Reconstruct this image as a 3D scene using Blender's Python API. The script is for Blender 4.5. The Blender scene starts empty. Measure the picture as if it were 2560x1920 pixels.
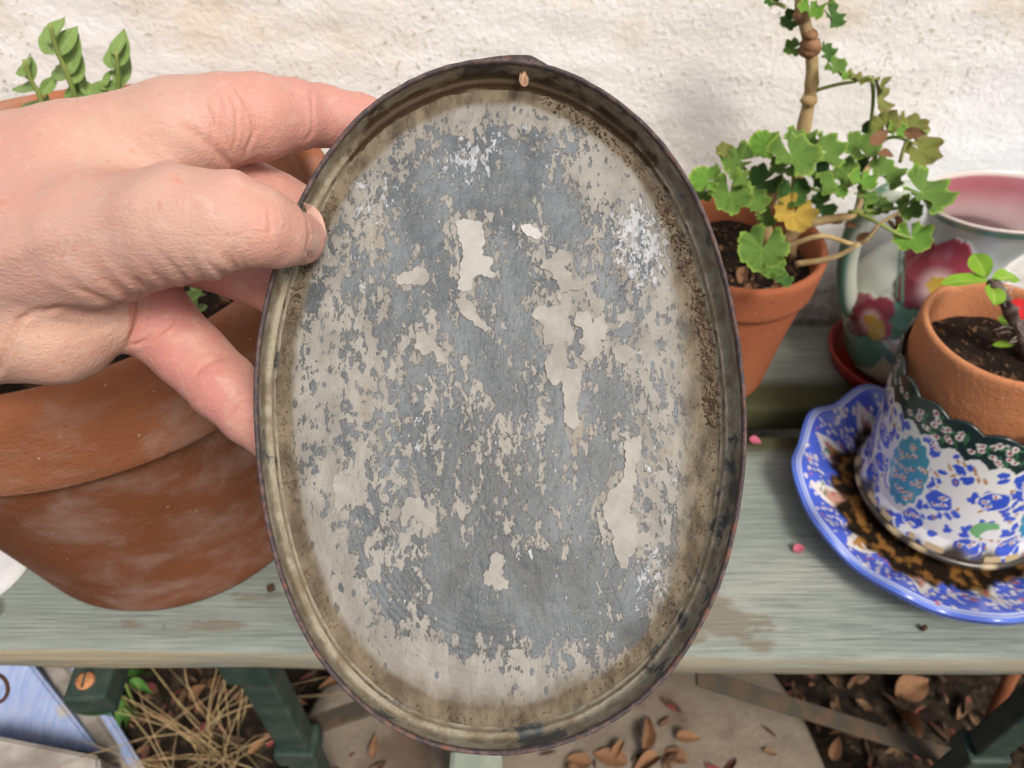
import bpy, bmesh, math, random
import numpy as np
from mathutils import Vector, Matrix, noise as mnoise
from mathutils.geometry import delaunay_2d_cdt
random.seed(7); rng = np.random.default_rng(7)
PI = math.pi
S = bpy.context.scene
COL = S.collection
# ------------------------------------------------------------------ camera
FPX = 1950.0                       # focal length in photograph pixels (2560 wide)
PITCH = math.radians(45.8)
CAM = Vector((0, 0, 0.90)); BT = 0.45          # bench top height
cd = bpy.data.cameras.new('camera'); cam = bpy.data.objects.new('camera', cd); COL.objects.link(cam)
cam.location = CAM; cam.rotation_euler = (PI/2 - PITCH, 0, 0)
cd.sensor_width = 36; cd.lens = 36*FPX/2560; cd.clip_start = 0.01; cd.clip_end = 500
cd.dof.use_dof = True; cd.dof.focus_distance = 0.232; cd.dof.aperture_fstop = 19
S.camera = cam
# ------------------------------------------------------------------ light
SUN_EL, SUN_AZ = 52, 150           # overcast: a broad soft sun high behind the right shoulder
w = bpy.data.worlds.new('World'); S.world = w; w.use_nodes = True
nt = w.node_tree; sky = nt.nodes.new('ShaderNodeTexSky'); sky.sky_type = 'NISHITA'; sky.sun_disc = False
sky.sun_elevation = math.radians(SUN_EL); sky.sun_rotation = math.radians(SUN_AZ)
sky.air_density = 0.9; sky.dust_density = 6.0; sky.ozone_density = 0.6
nt.links.new(sky.outputs[0], nt.nodes['Background'].inputs[0]); nt.nodes['Background'].inputs[1].default_value = 0.078
sd = bpy.data.lights.new('sun', 'SUN'); sd.energy = 1.5; sd.angle = math.radians(16); sd.color = (1, .96, .9)
sun = bpy.data.objects.new('sun', sd); COL.objects.link(sun)
az = math.radians(SUN_AZ); el = math.radians(SUN_EL)
sdir = Vector((math.sin(az)*math.cos(el), math.cos(az)*math.cos(el), math.sin(el)))
sun.rotation_euler = (-sdir).to_track_quat('-Z', 'Y').to_euler()
S.view_settings.view_transform = 'Standard'; S.view_settings.look = 'None'
S.view_settings.exposure = 0.60; S.view_settings.gamma = 1
# ------------------------------------------------------------------ pixel helpers
cP, sP = math.cos(PITCH), math.sin(PITCH)
RIGHT = Vector((1, 0, 0)); FWD = Vector((0, cP, -sP)); UP = Vector((0, sP, cP))
def at(px, py, d):                 # photograph pixel + depth along the view axis
    return CAM + FWD*d + RIGHT*((px-1280)/FPX*d) - UP*((py-960)/FPX*d)
def onz(px, py, z):
    v = (py-960)/FPX; return at(px, py, (CAM.z-z)/(sP+v*cP))
def ony(px, py, y):
    v = (py-960)/FPX; return at(px, py, y/(cP-v*sP))
def depth(p): return (Vector(p)-CAM).dot(FWD)
def topx(P):                       # world points (n,3) -> pixels
    q = np.asarray(P)-np.array(CAM); d = q@np.array(FWD)
    return 1280+FPX*(q@np.array(RIGHT))/d, 960-FPX*(q@np.array(UP))/d
# ------------------------------------------------------------------ mesh helpers
def tag(o, label=None, cat=None, group=None, kind=None):
    for k, v in (('label', label), ('category', cat), ('group', group), ('kind', kind)):
        if v: o[k] = v
    return o
def link(name, data, parent=None):
    o = bpy.data.objects.new(name, data); COL.objects.link(o)
    if parent: o.parent = parent
    return o
def empty(name, loc, *t, **k):
    o = link(name, None); o.location = loc; o.empty_display_size = .02; tag(o, *t, **k); return o
def mesh_data(name, V, F, mat, smooth=True, col=None, attrs=None):
    me = bpy.data.meshes.new(name); me.from_pydata([tuple(v) for v in V], [], [tuple(int(i) for i in f) for f in F]); me.validate(clean_customdata=False)
    if smooth: me.polygons.foreach_set('use_smooth', [True]*len(me.polygons))
    if mat: me.materials.append(mat)
    if col is not None:
        a = me.color_attributes.new('Col', 'FLOAT_COLOR', 'POINT')
        c = np.ones((len(V), 4), np.float32); c[:, :3] = col; a.data.foreach_set('color', c.ravel())
    for k, v in (attrs or {}).items():
        a = me.attributes.new(k, 'FLOAT', 'POINT'); a.data.foreach_set('value', np.asarray(v, np.float32))
    me.update(); return me
def mesh(name, V, F, mat, parent=None, smooth=True, col=None, attrs=None):
    V = np.asarray(V, float)
    q = parent
    while q is not None: V = V-np.array(q.location); q = q.parent
    return link(name, mesh_data(name, V, F, mat, smooth, col, attrs), parent)
def grid_faces(nu, nv, wrap=False, off=0, flip=False):
    F = []
    for i in range(nu if wrap else nu-1):
        i2 = (i+1) % nu
        for j in range(nv-1):
            q = (off+i*nv+j, off+i2*nv+j, off+i2*nv+j+1, off+i*nv+j+1)
            F.append(q[::-1] if flip else q)
    return F
def lathe(prof, n, c, squash=None):
    prof = np.asarray(prof, float); th = np.arange(n)*2*PI/n
    V = np.empty((n, len(prof), 3))
    V[..., 0] = c[0]+np.cos(th)[:, None]*prof[None, :, 0]; V[..., 1] = c[1]+np.sin(th)[:, None]*prof[None, :, 0]
    V[..., 2] = c[2]+prof[None, :, 1]
    return V.reshape(-1, 3), grid_faces(n, len(prof), True)
def densify(prof, step):
    out = [prof[0]]
    for a, b in zip(prof[:-1], prof[1:]):
        k = max(1, int(math.dist(a, b)/step))
        out += [(a[0]+(b[0]-a[0])*t/k, a[1]+(b[1]-a[1])*t/k) for t in range(1, k+1)]
    return out
def catmull(P, k=8):
    P = [np.array(p, float) for p in P]; out = []
    Q = [2*P[0]-P[1]]+P+[2*P[-1]-P[-2]]
    for i in range(1, len(Q)-2):
        a, b, c, d = Q[i-1:i+3]
        for t in np.arange(k)/k:
            out.append(.5*((2*b)+(c-a)*t+(2*a-5*b+4*c-d)*t*t+(3*b-a-3*c+d)*t**3))
    out.append(P[-1]); return out
def tube(path, rad, n=8, cap=True):
    path = [Vector(p) for p in path]; m = len(path)
    if not hasattr(rad, '__len__'): rad = [rad]*m
    V = []; F = []; ref = Vector((.3, .2, 1)).normalized()
    for i, p in enumerate(path):
        t = (path[min(i+1, m-1)]-path[max(i-1, 0)]).normalized()
        x = t.cross(ref); x = x.normalized() if x.length > 1e-4 else t.orthogonal().normalized(); y = t.cross(x)
        for k in range(n):
            a = 2*PI*k/n; V.append(p+(x*math.cos(a)+y*math.sin(a))*rad[i])
    for i in range(m-1):
        for k in range(n):
            k2 = (k+1) % n; F.append((i*n+k, i*n+k2, (i+1)*n+k2, (i+1)*n+k))
    if cap: F.append(tuple(range(n))[::-1]); F.append(tuple((m-1)*n+k for k in range(n)))
    return [tuple(v) for v in V], F
def box(c, s, R=None, bev=0.002, seg=2):
    bm = bmesh.new(); bmesh.ops.create_cube(bm, size=1)
    bmesh.ops.scale(bm, vec=s, verts=bm.verts)
    if bev: bmesh.ops.bevel(bm, geom=bm.edges[:], offset=bev, segments=seg, profile=.6, affect='EDGES')
    M = (R or Matrix()).to_4x4(); M.translation = Vector(c); bmesh.ops.transform(bm, matrix=M, verts=bm.verts)
    bm.verts.index_update(); V = [tuple(v.co) for v in bm.verts]; F = [[v.index for v in f.verts] for f in bm.faces]; bm.free()
    return V, F
def join(parts):
    V = []; F = []
    for v, f in parts:
        o = len(V); V += [tuple(x) for x in v]; F += [tuple(i+o for i in q) for q in f]
    return V, F
def fbm(p, o=4): return mnoise.fractal(Vector(p), 1.0, 2.0, o)
# ------------------------------------------------------------------ material helpers
class M:
    def __init__(s, name, rough=.8, spec=.3):
        s.m = bpy.data.materials.new(name); s.m.use_nodes = True; s.t = s.m.node_tree
        s.b = s.t.nodes['Principled BSDF']; s.b.inputs['Roughness'].default_value = rough
        s.b.inputs['Specular IOR Level'].default_value = spec; s.tc = s.t.nodes.new('ShaderNodeTexCoord'); s.hs = None
    def put(s, i, v):
        if hasattr(v, 'is_linked') or isinstance(v, bpy.types.NodeSocket): s.t.links.new(v, i)
        elif hasattr(v, '__len__'): i.default_value = tuple(v)+((1,) if len(v) == 3 and i.type == 'RGBA' else ())
        else: i.default_value = v
    def co(s, scale=(1, 1, 1), rot=(0, 0, 0), kind='Object'):
        n = s.t.nodes.new('ShaderNodeMapping'); s.t.links.new(s.tc.outputs[kind], n.inputs[0])
        n.inputs['Scale'].default_value = scale; n.inputs['Rotation'].default_value = rot; return n.outputs[0]
    def noise(s, scale, detail=6, rough=.55, co=None, dist=0, out=0):
        n = s.t.nodes.new('ShaderNodeTexNoise'); s.t.links.new(co or s.co(), n.inputs['Vector'])
        n.inputs['Scale'].default_value = scale; n.inputs['Detail'].default_value = detail; n.inputs['Roughness'].default_value = rough
        n.inputs['Distortion'].default_value = dist; return n.outputs[out]
    def vor(s, scale, co=None, feat='F1', out=0, rand=1):
        n = s.t.nodes.new('ShaderNodeTexVoronoi'); n.feature = feat; s.t.links.new(co or s.co(), n.inputs['Vector'])
        n.inputs['Scale'].default_value = scale; n.inputs['Randomness'].default_value = rand; return n.outputs[out]
    def ramp(s, v, lo, hi, a=0, b=1):
        n = s.t.nodes.new('ShaderNodeMapRange'); n.interpolation_type = 'SMOOTHSTEP'
        for k, x in zip(range(5), (v, lo, hi, a, b)): s.put(n.inputs[k], x)
        return n.outputs[0]
    def math(s, op, a, b=0, c=0):
        n = s.t.nodes.new('ShaderNodeMath'); n.operation = op
        for k, x in enumerate((a, b, c)): s.put(n.inputs[k], x)
        return n.outputs[0]
    def mix(s, f, a, b, mode='MIX'):
        n = s.t.nodes.new('ShaderNodeMix'); n.data_type = 'RGBA'; n.blend_type = mode
        s.put(n.inputs[0], f); s.put(n.inputs[6], a); s.put(n.inputs[7], b); return n.outputs[2]
    def attr(s, name, out='Fac'):
        n = s.t.nodes.new('ShaderNodeAttribute'); n.attribute_name = name; return n.outputs[out]
    def color(s, c): s.put(s.b.inputs['Base Color'], c); return s
    def rough(s, r): s.put(s.b.inputs['Roughness'], r); return s
    def bump(s, h, dist=.001, strength=1.0):
        n = s.t.nodes.new('ShaderNodeBump'); n.inputs['Distance'].default_value = dist; n.inputs['Strength'].default_value = strength
        s.t.links.new(h, n.inputs['Height'])
        if s.hs is not None: s.t.links.new(s.hs, n.inputs['Normal'])
        s.hs = n.outputs[0]; s.t.links.new(s.hs, s.b.inputs['Normal']); return s
def simple(name, c1, c2, scale, rough=.8, bump=.0005, bscale=None, spec=.25):
    m = M(name, rough, spec); m.color(m.mix(m.ramp(m.noise(scale), .35, .65), c1, c2))
    if bump: m.bump(m.noise(bscale or scale*4), bump)
    return m.m
def terracotta(name, c1, c2, bloom, lo, hi, bl_scale=14, bamt=1.0):
    m = M(name, .88, .2); big = m.noise(9, 4); fine = m.noise(220, 5)
    c = m.mix(m.ramp(big, .3, .7), c1, c2)
    c = m.mix(m.math('MULTIPLY', m.ramp(fine, .3, .8), .35), c, tuple(x*1.35 for x in c1))
    bl = m.math('MULTIPLY', m.ramp(m.noise(bl_scale, 8, .62, dist=.4), lo, hi), m.ramp(m.noise(70, 5), .2, .75, .35, 1))
    c = m.mix(m.math('MULTIPLY', bl, bamt), c, bloom)
    c = m.mix(m.ramp(m.vor(120), .07, .03), c, (.62, .52, .42))
    m.color(c).bump(m.noise(500, 4), .0006).bump(m.noise(70, 6, .65), .0014, .7); return m.m
# ---- wall
m = M('limewash', .95, .1)
g1 = m.noise(45, 7, .65); g2 = m.noise(260, 5, .6); big = m.noise(3.2, 5, .6, dist=.5)
c = m.mix(m.ramp(m.noise(9, 6, .6), .3, .7), (.87, .855, .81), (.94, .93, .905))
sep = m.t.nodes.new('ShaderNodeSeparateXYZ'); m.t.links.new(m.tc.outputs['Object'], sep.inputs[0])
hband = m.math('ADD', sep.outputs[2], m.math('MULTIPLY', m.math('SUBTRACT', m.noise(7, 5), .5), .14))
c = m.mix(m.math('MULTIPLY', m.ramp(hband, .675, .705), m.ramp(m.noise(16, 6, .65), .42, .64, 0, .8)), c, (.80, .72, .59))       # bare ochre plaster near the top
c = m.mix(m.math('MULTIPLY', m.ramp(big, .55, .70), m.ramp(g1, .54, .74, 0, .6)), c, (.76, .69, .56))
c = m.mix(m.math('MULTIPLY', m.ramp(g2, .57, .68), m.ramp(m.noise(20, 4), .40, .60)), c, (.50, .44, .35))               # grit showing through
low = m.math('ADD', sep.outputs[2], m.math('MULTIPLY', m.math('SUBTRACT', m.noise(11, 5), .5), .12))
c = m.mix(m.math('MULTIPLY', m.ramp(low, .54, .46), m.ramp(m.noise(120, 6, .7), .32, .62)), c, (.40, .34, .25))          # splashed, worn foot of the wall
c = m.mix(m.math('MULTIPLY', m.ramp(sep.outputs[0], .2, .4), m.ramp(m.noise(6, 5), .35, .55)), c, (.86, .88, .92))      # cooler, whiter tone towards the right
c = m.mix(m.math('MULTIPLY', m.ramp(low, .455, .40), .85), c, (.045, .042, .028))  # wall behind and under the bench darkened, its shade put into the colour
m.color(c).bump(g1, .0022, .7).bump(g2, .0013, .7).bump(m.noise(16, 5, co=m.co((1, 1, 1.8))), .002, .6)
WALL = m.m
# ---- bench wood
def wood(name, base, worn, edge):
    m = M(name, .8, .25); cg = m.co((1.2, 26, 26)); gr = m.noise(13, 8, .65, cg); fg = m.noise(46, 5, .6, m.co((.6, 18, 18)))
    c = m.mix(m.ramp(gr, .35, .66), base, tuple(x*.72 for x in base))
    c = m.mix(m.ramp(m.noise(5, 6, .6, m.co((1, 3, 3))), .5, .66), c, worn)
    c = m.mix(m.math('MULTIPLY', m.ramp(fg, .52, .60), .5), c, tuple(x*.42 for x in base))
    c = m.mix(m.math('MULTIPLY', m.ramp(m.noise(3, 3), .35, .6), .5), c, edge)
    c = m.mix(m.math('MULTIPLY', m.ramp(m.noise(26, 5), .68, .72), .7), c, (.09, .08, .06))
    m.color(c).bump(gr, .0016, .9).bump(fg, .0009, .9); return m
m = wood('mint_paint', (.305, .35, .31), (.385, .41, .365), (.255, .29, .258))
st = m.math('MULTIPLY', m.attr('brown_patch'), m.ramp(m.noise(30, 6, .65, m.co((.6, 3, 3))), .38, .56, .25, 1)); c0 = m.b.inputs['Base Color'].links[0].from_socket
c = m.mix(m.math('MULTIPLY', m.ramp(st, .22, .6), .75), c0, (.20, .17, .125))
c = m.mix(m.ramp(m.attr('olive_band'), .2, .9), c, (.075, .075, .035))  # dark olive band along the gap between the planks
c = m.mix(m.math('MULTIPLY', m.attr('bare'), m.ramp(m.noise(24, 5, .6, m.co((.35, 3, 3))), .3, .55)), c, (.40, .345, .235))
m.color(c); MINT = m.m
GREEN_IRON = simple('dark_green_iron', (.022, .045, .036), (.05, .07, .055), 60, .55, .0006, 200, .4)
m = M('rusty_bar', .75); m.color(m.mix(m.ramp(m.noise(40, 6, .65), .42, .6), (.06, .055, .042), (.105, .07, .045))).bump(m.noise(200), .0005); RUSTBAR = m.m
SCREW = simple('rusty_screw', (.42, .16, .06), (.55, .26, .12), 300, .7, .0003)
# ---- pots
TERRA_BIG = terracotta('terracotta_shaded', (.155, .054, .022), (.225, .080, .034), (.38, .265, .225), .42, .68, 24, .62)  # pot body darkened: shade of hand and tray put into the colour
TERRA_RIM = terracotta('terracotta_rim_lit', (.26, .094, .042), (.37, .14, .066), (.42, .30, .25), .44, .70, 26, .65)  # lighter copy for the rim, the light on it put into the colour
TERRA_MID = terracotta('terracotta_red', (.32, .10, .046), (.38, .135, .062), (.45, .25, .17), .58, .85)
TERRA_ORG = terracotta('terracotta_orange', (.45, .18, .08), (.53, .235, .115), (.66, .42, .28), .6, .85, 30)
m = M('soil', .95, .15); n1 = m.noise(90, 6, .65); m.color(m.mix(m.ramp(n1, .5, .72), (.018, .012, .009), (.10, .055, .03))).bump(n1, .004).bump(m.noise(400), .0008); SOIL = m.m
CHIP = simple('bark_chip', (.05, .028, .016), (.17, .095, .05), 60, .85, .0006)
# ---- plants
def leafmat(name, c1, c2, edge, vein, scale=60):
    m = M(name, .5, .35); r = m.attr('rad'); v = m.attr('vein')
    c = m.mix(m.ramp(m.noise(scale, 4), .3, .7), c1, c2); c = m.mix(m.ramp(v, .55, .95), c, vein); c = m.mix(m.ramp(r, .84, 1.0), c, edge)
    c = m.mix(m.math('MULTIPLY', m.ramp(m.noise(120, 3), .68, .74), .8), c, (.35, .2, .09))
    m.color(c).bump(m.noise(250), .0004); m.b.inputs['Subsurface Weight'].default_value = .3
    m.b.inputs['Subsurface Radius'].default_value = (.003, .004, .001); m.b.inputs['Subsurface Scale'].default_value = .6
    return m.m
GER = [leafmat('geranium_leaf', (.085, .18, .028), (.16, .28, .048), (.28, .44, .07), (.22, .38, .08)),
       leafmat('geranium_leaf_light', (.11, .28, .03), (.19, .36, .05), (.38, .50, .09), (.30, .44, .1)),
       leafmat('geranium_leaf_dark', (.04, .12, .02), (.07, .17, .03), (.17, .27, .05), (.14, .24, .06)),
       leafmat('geranium_leaf_old', (.15, .19, .035), (.24, .26, .06), (.30, .22, .08), (.28, .3, .1)),
       leafmat('geranium_leaf_yellow', (.46, .31, .05), (.54, .38, .07), (.50, .38, .06), (.70, .52, .14))]
DRYLEAF = simple('dry_leaf_brown', (.20, .095, .045), (.36, .205, .11), 50, .8, .0005)
STEM = simple('geranium_stem', (.36, .25, .11), (.50, .37, .19), 60, .7, .0006, 180)
STEMG = simple('green_petiole', (.20, .29, .07), (.29, .33, .10), 60, .6, .0003)
SPRIG = leafmat('sprig_leaf', (.19, .33, .08), (.31, .45, .14), (.24, .30, .09), (.36, .48, .18), 40)
EUPH = leafmat('succulent_leaf', (.17, .38, .02), (.30, .50, .04), (.26, .46, .04), (.40, .56, .1), 50)
THORN = simple('thorny_stem', (.09, .06, .055), (.20, .15, .13), 90, .7, .001)
SPINE = simple('pale_spine', (.55, .48, .44), (.45, .4, .38), 90, .6, 0)
REDP = simple('red_petal', (.55, .012, .018), (.62, .03, .03), 90, .5, .0003)
PINKP = simple('pink_petal', (.50, .10, .16), (.60, .18, .24), 90, .6, .0003)
STRAW = simple('straw', (.42, .29, .14), (.60, .45, .24), 50, .7, 0)
WEED = leafmat('weed_leaf', (.04, .15, .02), (.09, .24, .04), (.1, .25, .05), (.15, .3, .08))
# ---- ground
m = M('earth', .95, .1); n1 = m.noise(60, 7, .65); m.color(m.mix(m.ramp(n1, .45, .7), (.02, .015, .011), (.075, .054, .037))).bump(n1, .006).bump(m.noise(300), .001); EARTH = m.m
m = M('slab_concrete', .93, .12); n1 = m.noise(18, 7, .65)
c = m.mix(m.ramp(n1, .35, .65), (.19, .158, .122), (.255, .215, .17)); c = m.mix(m.ramp(m.noise(9, 5), .58, .7), c, (.13, .095, .07))
m.color(c).bump(m.noise(160, 6), .0015); SLAB = m.m
m = M('blue_board', .7, .3); cg = m.co((20, 1.2, 20)); c = m.mix(m.ramp(m.noise(8, 6, .6, cg), .35, .65), (.30, .39, .66), (.42, .50, .74))
c = m.mix(m.ramp(m.noise(22, 6, .65), .56, .66), c, (.50, .46, .40)); m.color(c).bump(m.noise(9, 6, .6, cg), .001); BLUEB = m.m
GREYB = simple('weathered_board', (.25, .22, .19), (.42, .39, .355), 25, .85, .001)
STONE = simple('pale_stone', (.55, .56, .57), (.70, .70, .70), 40, .8, .0006)
# ---- glazes with colour painted per vertex
def glaze(name, rough=.25, coat=.3, spec=.5):
    m = M(name, rough, spec); m.color(m.attr('Col', 'Color')); m.b.inputs['Coat Weight'].default_value = coat; m.b.inputs['Coat Roughness'].default_value = .15; return m
m = glaze('enamel', .28, .35); m.bump(m.noise(90, 3), .0004, .5); ENAMEL = m.m
m = glaze('jug_glaze', .22, .45); m.bump(m.noise(40, 3), .0006, .5); JUGM = m.m
REDPL = simple('red_plastic', (.33, .028, .016), (.40, .045, .025), 30, .4, .0002, None, .5)
# ---- tray
m = M('weathered_tin', .55, .35); paint = m.attr('paint'); dirt_shade = m.attr('dirt_shade'); white = m.attr('white')
cx_ = m.t.nodes.new('ShaderNodeCombineXYZ'); m.t.links.new(m.attr('tx'), cx_.inputs[0]); m.t.links.new(m.attr('ty'), cx_.inputs[1]); o = cx_.outputs[0]; n_mid = m.noise(430, 8, .7, o, dist=.15); n_big = m.noise(120, 5, .6, o, dist=.3); n_fine = m.noise(900, 5, .6, o)
pv = m.math('ADD', paint, m.math('ADD', m.math('MULTIPLY', m.math('SUBTRACT', n_mid, .5), 4.8), m.math('MULTIPLY', m.math('SUBTRACT', n_big, .5), 3.0)))
holes = m.math('MULTIPLY', m.ramp(m.vor(330, o), .26, .16), m.ramp(m.noise(120, 3, .5, o), .44, .56))
pv = m.math('SUBTRACT', pv, m.math('MULTIPLY', holes, 1.4))
pm = m.ramp(pv, .47, .53)
zinc = m.mix(m.ramp(m.noise(70, 6, .6, o), .35, .65), (.078, .090, .098), (.155, .175, .188))
zinc = m.mix(m.ramp(n_fine, .55, .75), zinc, (.225, .24, .247)); zinc = m.mix(m.math('MULTIPLY', m.ramp(m.noise(38, 5, .6, o), .52, .66), .55), zinc, (.095, .108, .113))
zinc = m.mix(m.math('MULTIPLY', m.attr('dark_metal'), m.ramp(m.noise(50, 6, .6, o), .3, .62)), zinc, (.062, .07, .074)); zinc = m.mix(m.math('MULTIPLY', m.ramp(m.vor(420, o), .13, .07), m.ramp(m.noise(90, 3, .5, o), .5, .6)), zinc, (.52, .54, .55))
pcol = m.mix(m.ramp(m.noise(110, 6, .6, o), .35, .65), (.225, .213, .188), (.32, .306, .273))
pcol = m.mix(m.math('MULTIPLY', m.ramp(n_fine, .6, .72), .6), pcol, (.15, .125, .095))
pcol = m.mix(m.math('MULTIPLY', m.ramp(m.noise(60, 5, .65, o), .58, .7), .6), pcol, (.28, .225, .16))
wv = m.math('ADD', white, m.math('MULTIPLY', m.math('SUBTRACT', m.noise(480, 6, .7, o), .5), 2.6)); wm = m.ramp(wv, .50, .60)
c = m.mix(pm, zinc, pcol); c = m.mix(m.math('MULTIPLY', wm, m.ramp(m.noise(500, 4, .6, o), .3, .65, .35, .95)), c, (.47, .495, .52))
rust = m.math('MULTIPLY', m.ramp(m.noise(330, 5, .65, o), .70, .76), m.ramp(m.noise(40, 3, .5, o), .45, .6)); c = m.mix(rust, c, (.30, .14, .06))
dv = m.math('ADD', dirt_shade, m.math('MULTIPLY', m.math('SUBTRACT', m.noise(150, 6, .65, o), .5), .75))
c = m.mix(m.math('MULTIPLY', m.ramp(dv, .25, .95), .9), c, m.mix(m.ramp(m.noise(180, 5, .6, o), .35, .65), (.085, .06, .035), (.185, .15, .095)))
m.color(c).rough(m.math('ADD', m.math('MULTIPLY', pm, .2), m.ramp(dv, .3, .9, .42, .75)))
m.bump(m.math('ADD', pm, m.math('MULTIPLY', wm, .5)), .0005, .9).bump(n_fine, .0004, .7).bump(m.noise(220, 5, .6, o), .0009, .6); TIN = m.m
m = M('tray_wall', .6, .3); o = m.co(); s1 = m.attr('dirt_shade'); n1 = m.noise(120, 7, .65, o); n2 = m.noise(420, 5, .6, o)
c = m.mix(m.ramp(n1, .36, .64), (.19, .155, .10), (.38, .345, .26)); c = m.mix(m.ramp(m.noise(60, 5, .6, o), .56, .64), c, (.075, .085, .085))
c = m.mix(m.math('MULTIPLY', m.ramp(n2, .62, .72), .6), c, (.40, .36, .28))
c = m.mix(m.ramp(m.math('ADD', s1, m.math('MULTIPLY', m.math('SUBTRACT', n1, .5), 2.6)), .35, .95), c, (.060, .036, .018))
m.color(c).bump(n1, .0008, .8).bump(n2, .0004, .8); TWALL = m.m
m = M('rusty_rim', .6, .4); o = m.co(); c = m.mix(m.ramp(m.noise(300, 5, .6, o), .45, .65), (.055, .042, .045), (.13, .085, .075))
c = m.mix(m.math('MULTIPLY', m.ramp(m.noise(260, 5, .65, o), .52, .64), m.attr('rust')), c, (.17, .072, .042)); m.color(c).bump(m.noise(900, 4, .6, o), .0004); RIM = m.m
m = M('paint_flake', .75, .25); o = m.co(); c = m.mix(m.ramp(m.noise(120, 6, .6, o), .35, .65), (.28, .265, .232), (.37, .354, .315))
c = m.mix(m.math('MULTIPLY', m.ramp(m.noise(700, 5, .6, o), .6, .72), .5), c, (.30, .25, .18)); c = m.mix(m.attr('white'), c, (.56, .56, .545)); m.color(c).bump(m.noise(500, 5, .6, o), .0003); FLAKE = m.m
CRUST = simple('dirt_crust', (.07, .045, .026), (.20, .145, .10), 300, .9, .0005, 800)
# ---- skin
m = M('skin', .5, .32); o = m.co(); c = m.attr('Col', 'Color')
c = m.mix(m.math('MULTIPLY', m.ramp(m.noise(120, 6, .6, o), .35, .7), .35), c, (.56, .28, .215)); c = m.mix(m.math('MULTIPLY', m.ramp(m.noise(60, 4, .6, o), .5, .7), .35), c, (.62, .42, .32))
c = m.mix(m.math('MULTIPLY', m.ramp(m.noise(34, 5, .65, o), .42, .60), .5), c, (.60, .30, .24)); c = m.mix(m.math('MULTIPLY', m.ramp(m.noise(150, 5, .7, o, dist=.6), .52, .66), .3), c, (.66, .47, .39)); c = m.mix(m.math('MULTIPLY', m.ramp(m.noise(330, 3, .5, o), .66, .74), .4), c, (.50, .22, .13))
m.color(c); m.b.inputs['Subsurface Weight'].default_value = .25; m.b.inputs['Subsurface Radius'].default_value = (.006, .0025, .0015); m.b.inputs['Subsurface Scale'].default_value = .5
m.bump(m.noise(260, 5, .65, m.co((.45, 1.3, 1.3), (0, 0, .4))), .00028, .7).bump(m.noise(900, 4, .6, m.co((1, 1, 1))), .00022, .8).bump(m.vor(750, m.co((.6, 1.4, 1), (0, 0, .5)), 'DISTANCE_TO_EDGE'), .0004, .5).bump(m.vor(330, m.co((.5, 1.5, 1), (0, 0, .35)), 'DISTANCE_TO_EDGE'), .0005, .3); SKIN = m.m
m = M('nail', .3, .5); m.color(m.mix(m.ramp(m.noise(200, 3), .3, .7), (.58, .35, .275), (.62, .40, .31))); m.b.inputs['Subsurface Weight'].default_value = .2
m.b.inputs['Subsurface Radius'].default_value = (.003, .0015, .001); m.b.inputs['Coat Weight'].default_value = .15; NAIL = m.m
# ================================================================== setting
g = mesh('ground', *[np.array([(x, y, 0) for x in (-300, 300) for y in (-300, 300)]), [(0, 2, 3, 1)]], EARTH, smooth=False); tag(g, kind='structure')
nx, nz = 330, 230; WY = .522
xs = np.linspace(-1.6, 1.6, nx); zs = np.concatenate([np.linspace(-.02, .4, 30), np.linspace(.41, 1.5, nz-30)])
V = []
for x in xs:
    for z in zs:
        y = WY+.004*fbm((x*4, z*5, 1), 3)+.0011*fbm((x*34, z*50, 5), 3)+.002
        V.append((x, max(y, WY-.004), z))
n0 = len(V); V += [(x, WY+.3, z) for x in (-1.6, 1.6) for z in (-.02, 1.5)]
F = grid_faces(nx, nz, flip=False); F += [(n0, n0+1, n0+3, n0+2)]
wall = mesh('plaster_wall', V, F, WALL); tag(wall, 'rough whitewashed plaster wall behind the bench and pots', 'wall')
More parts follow.
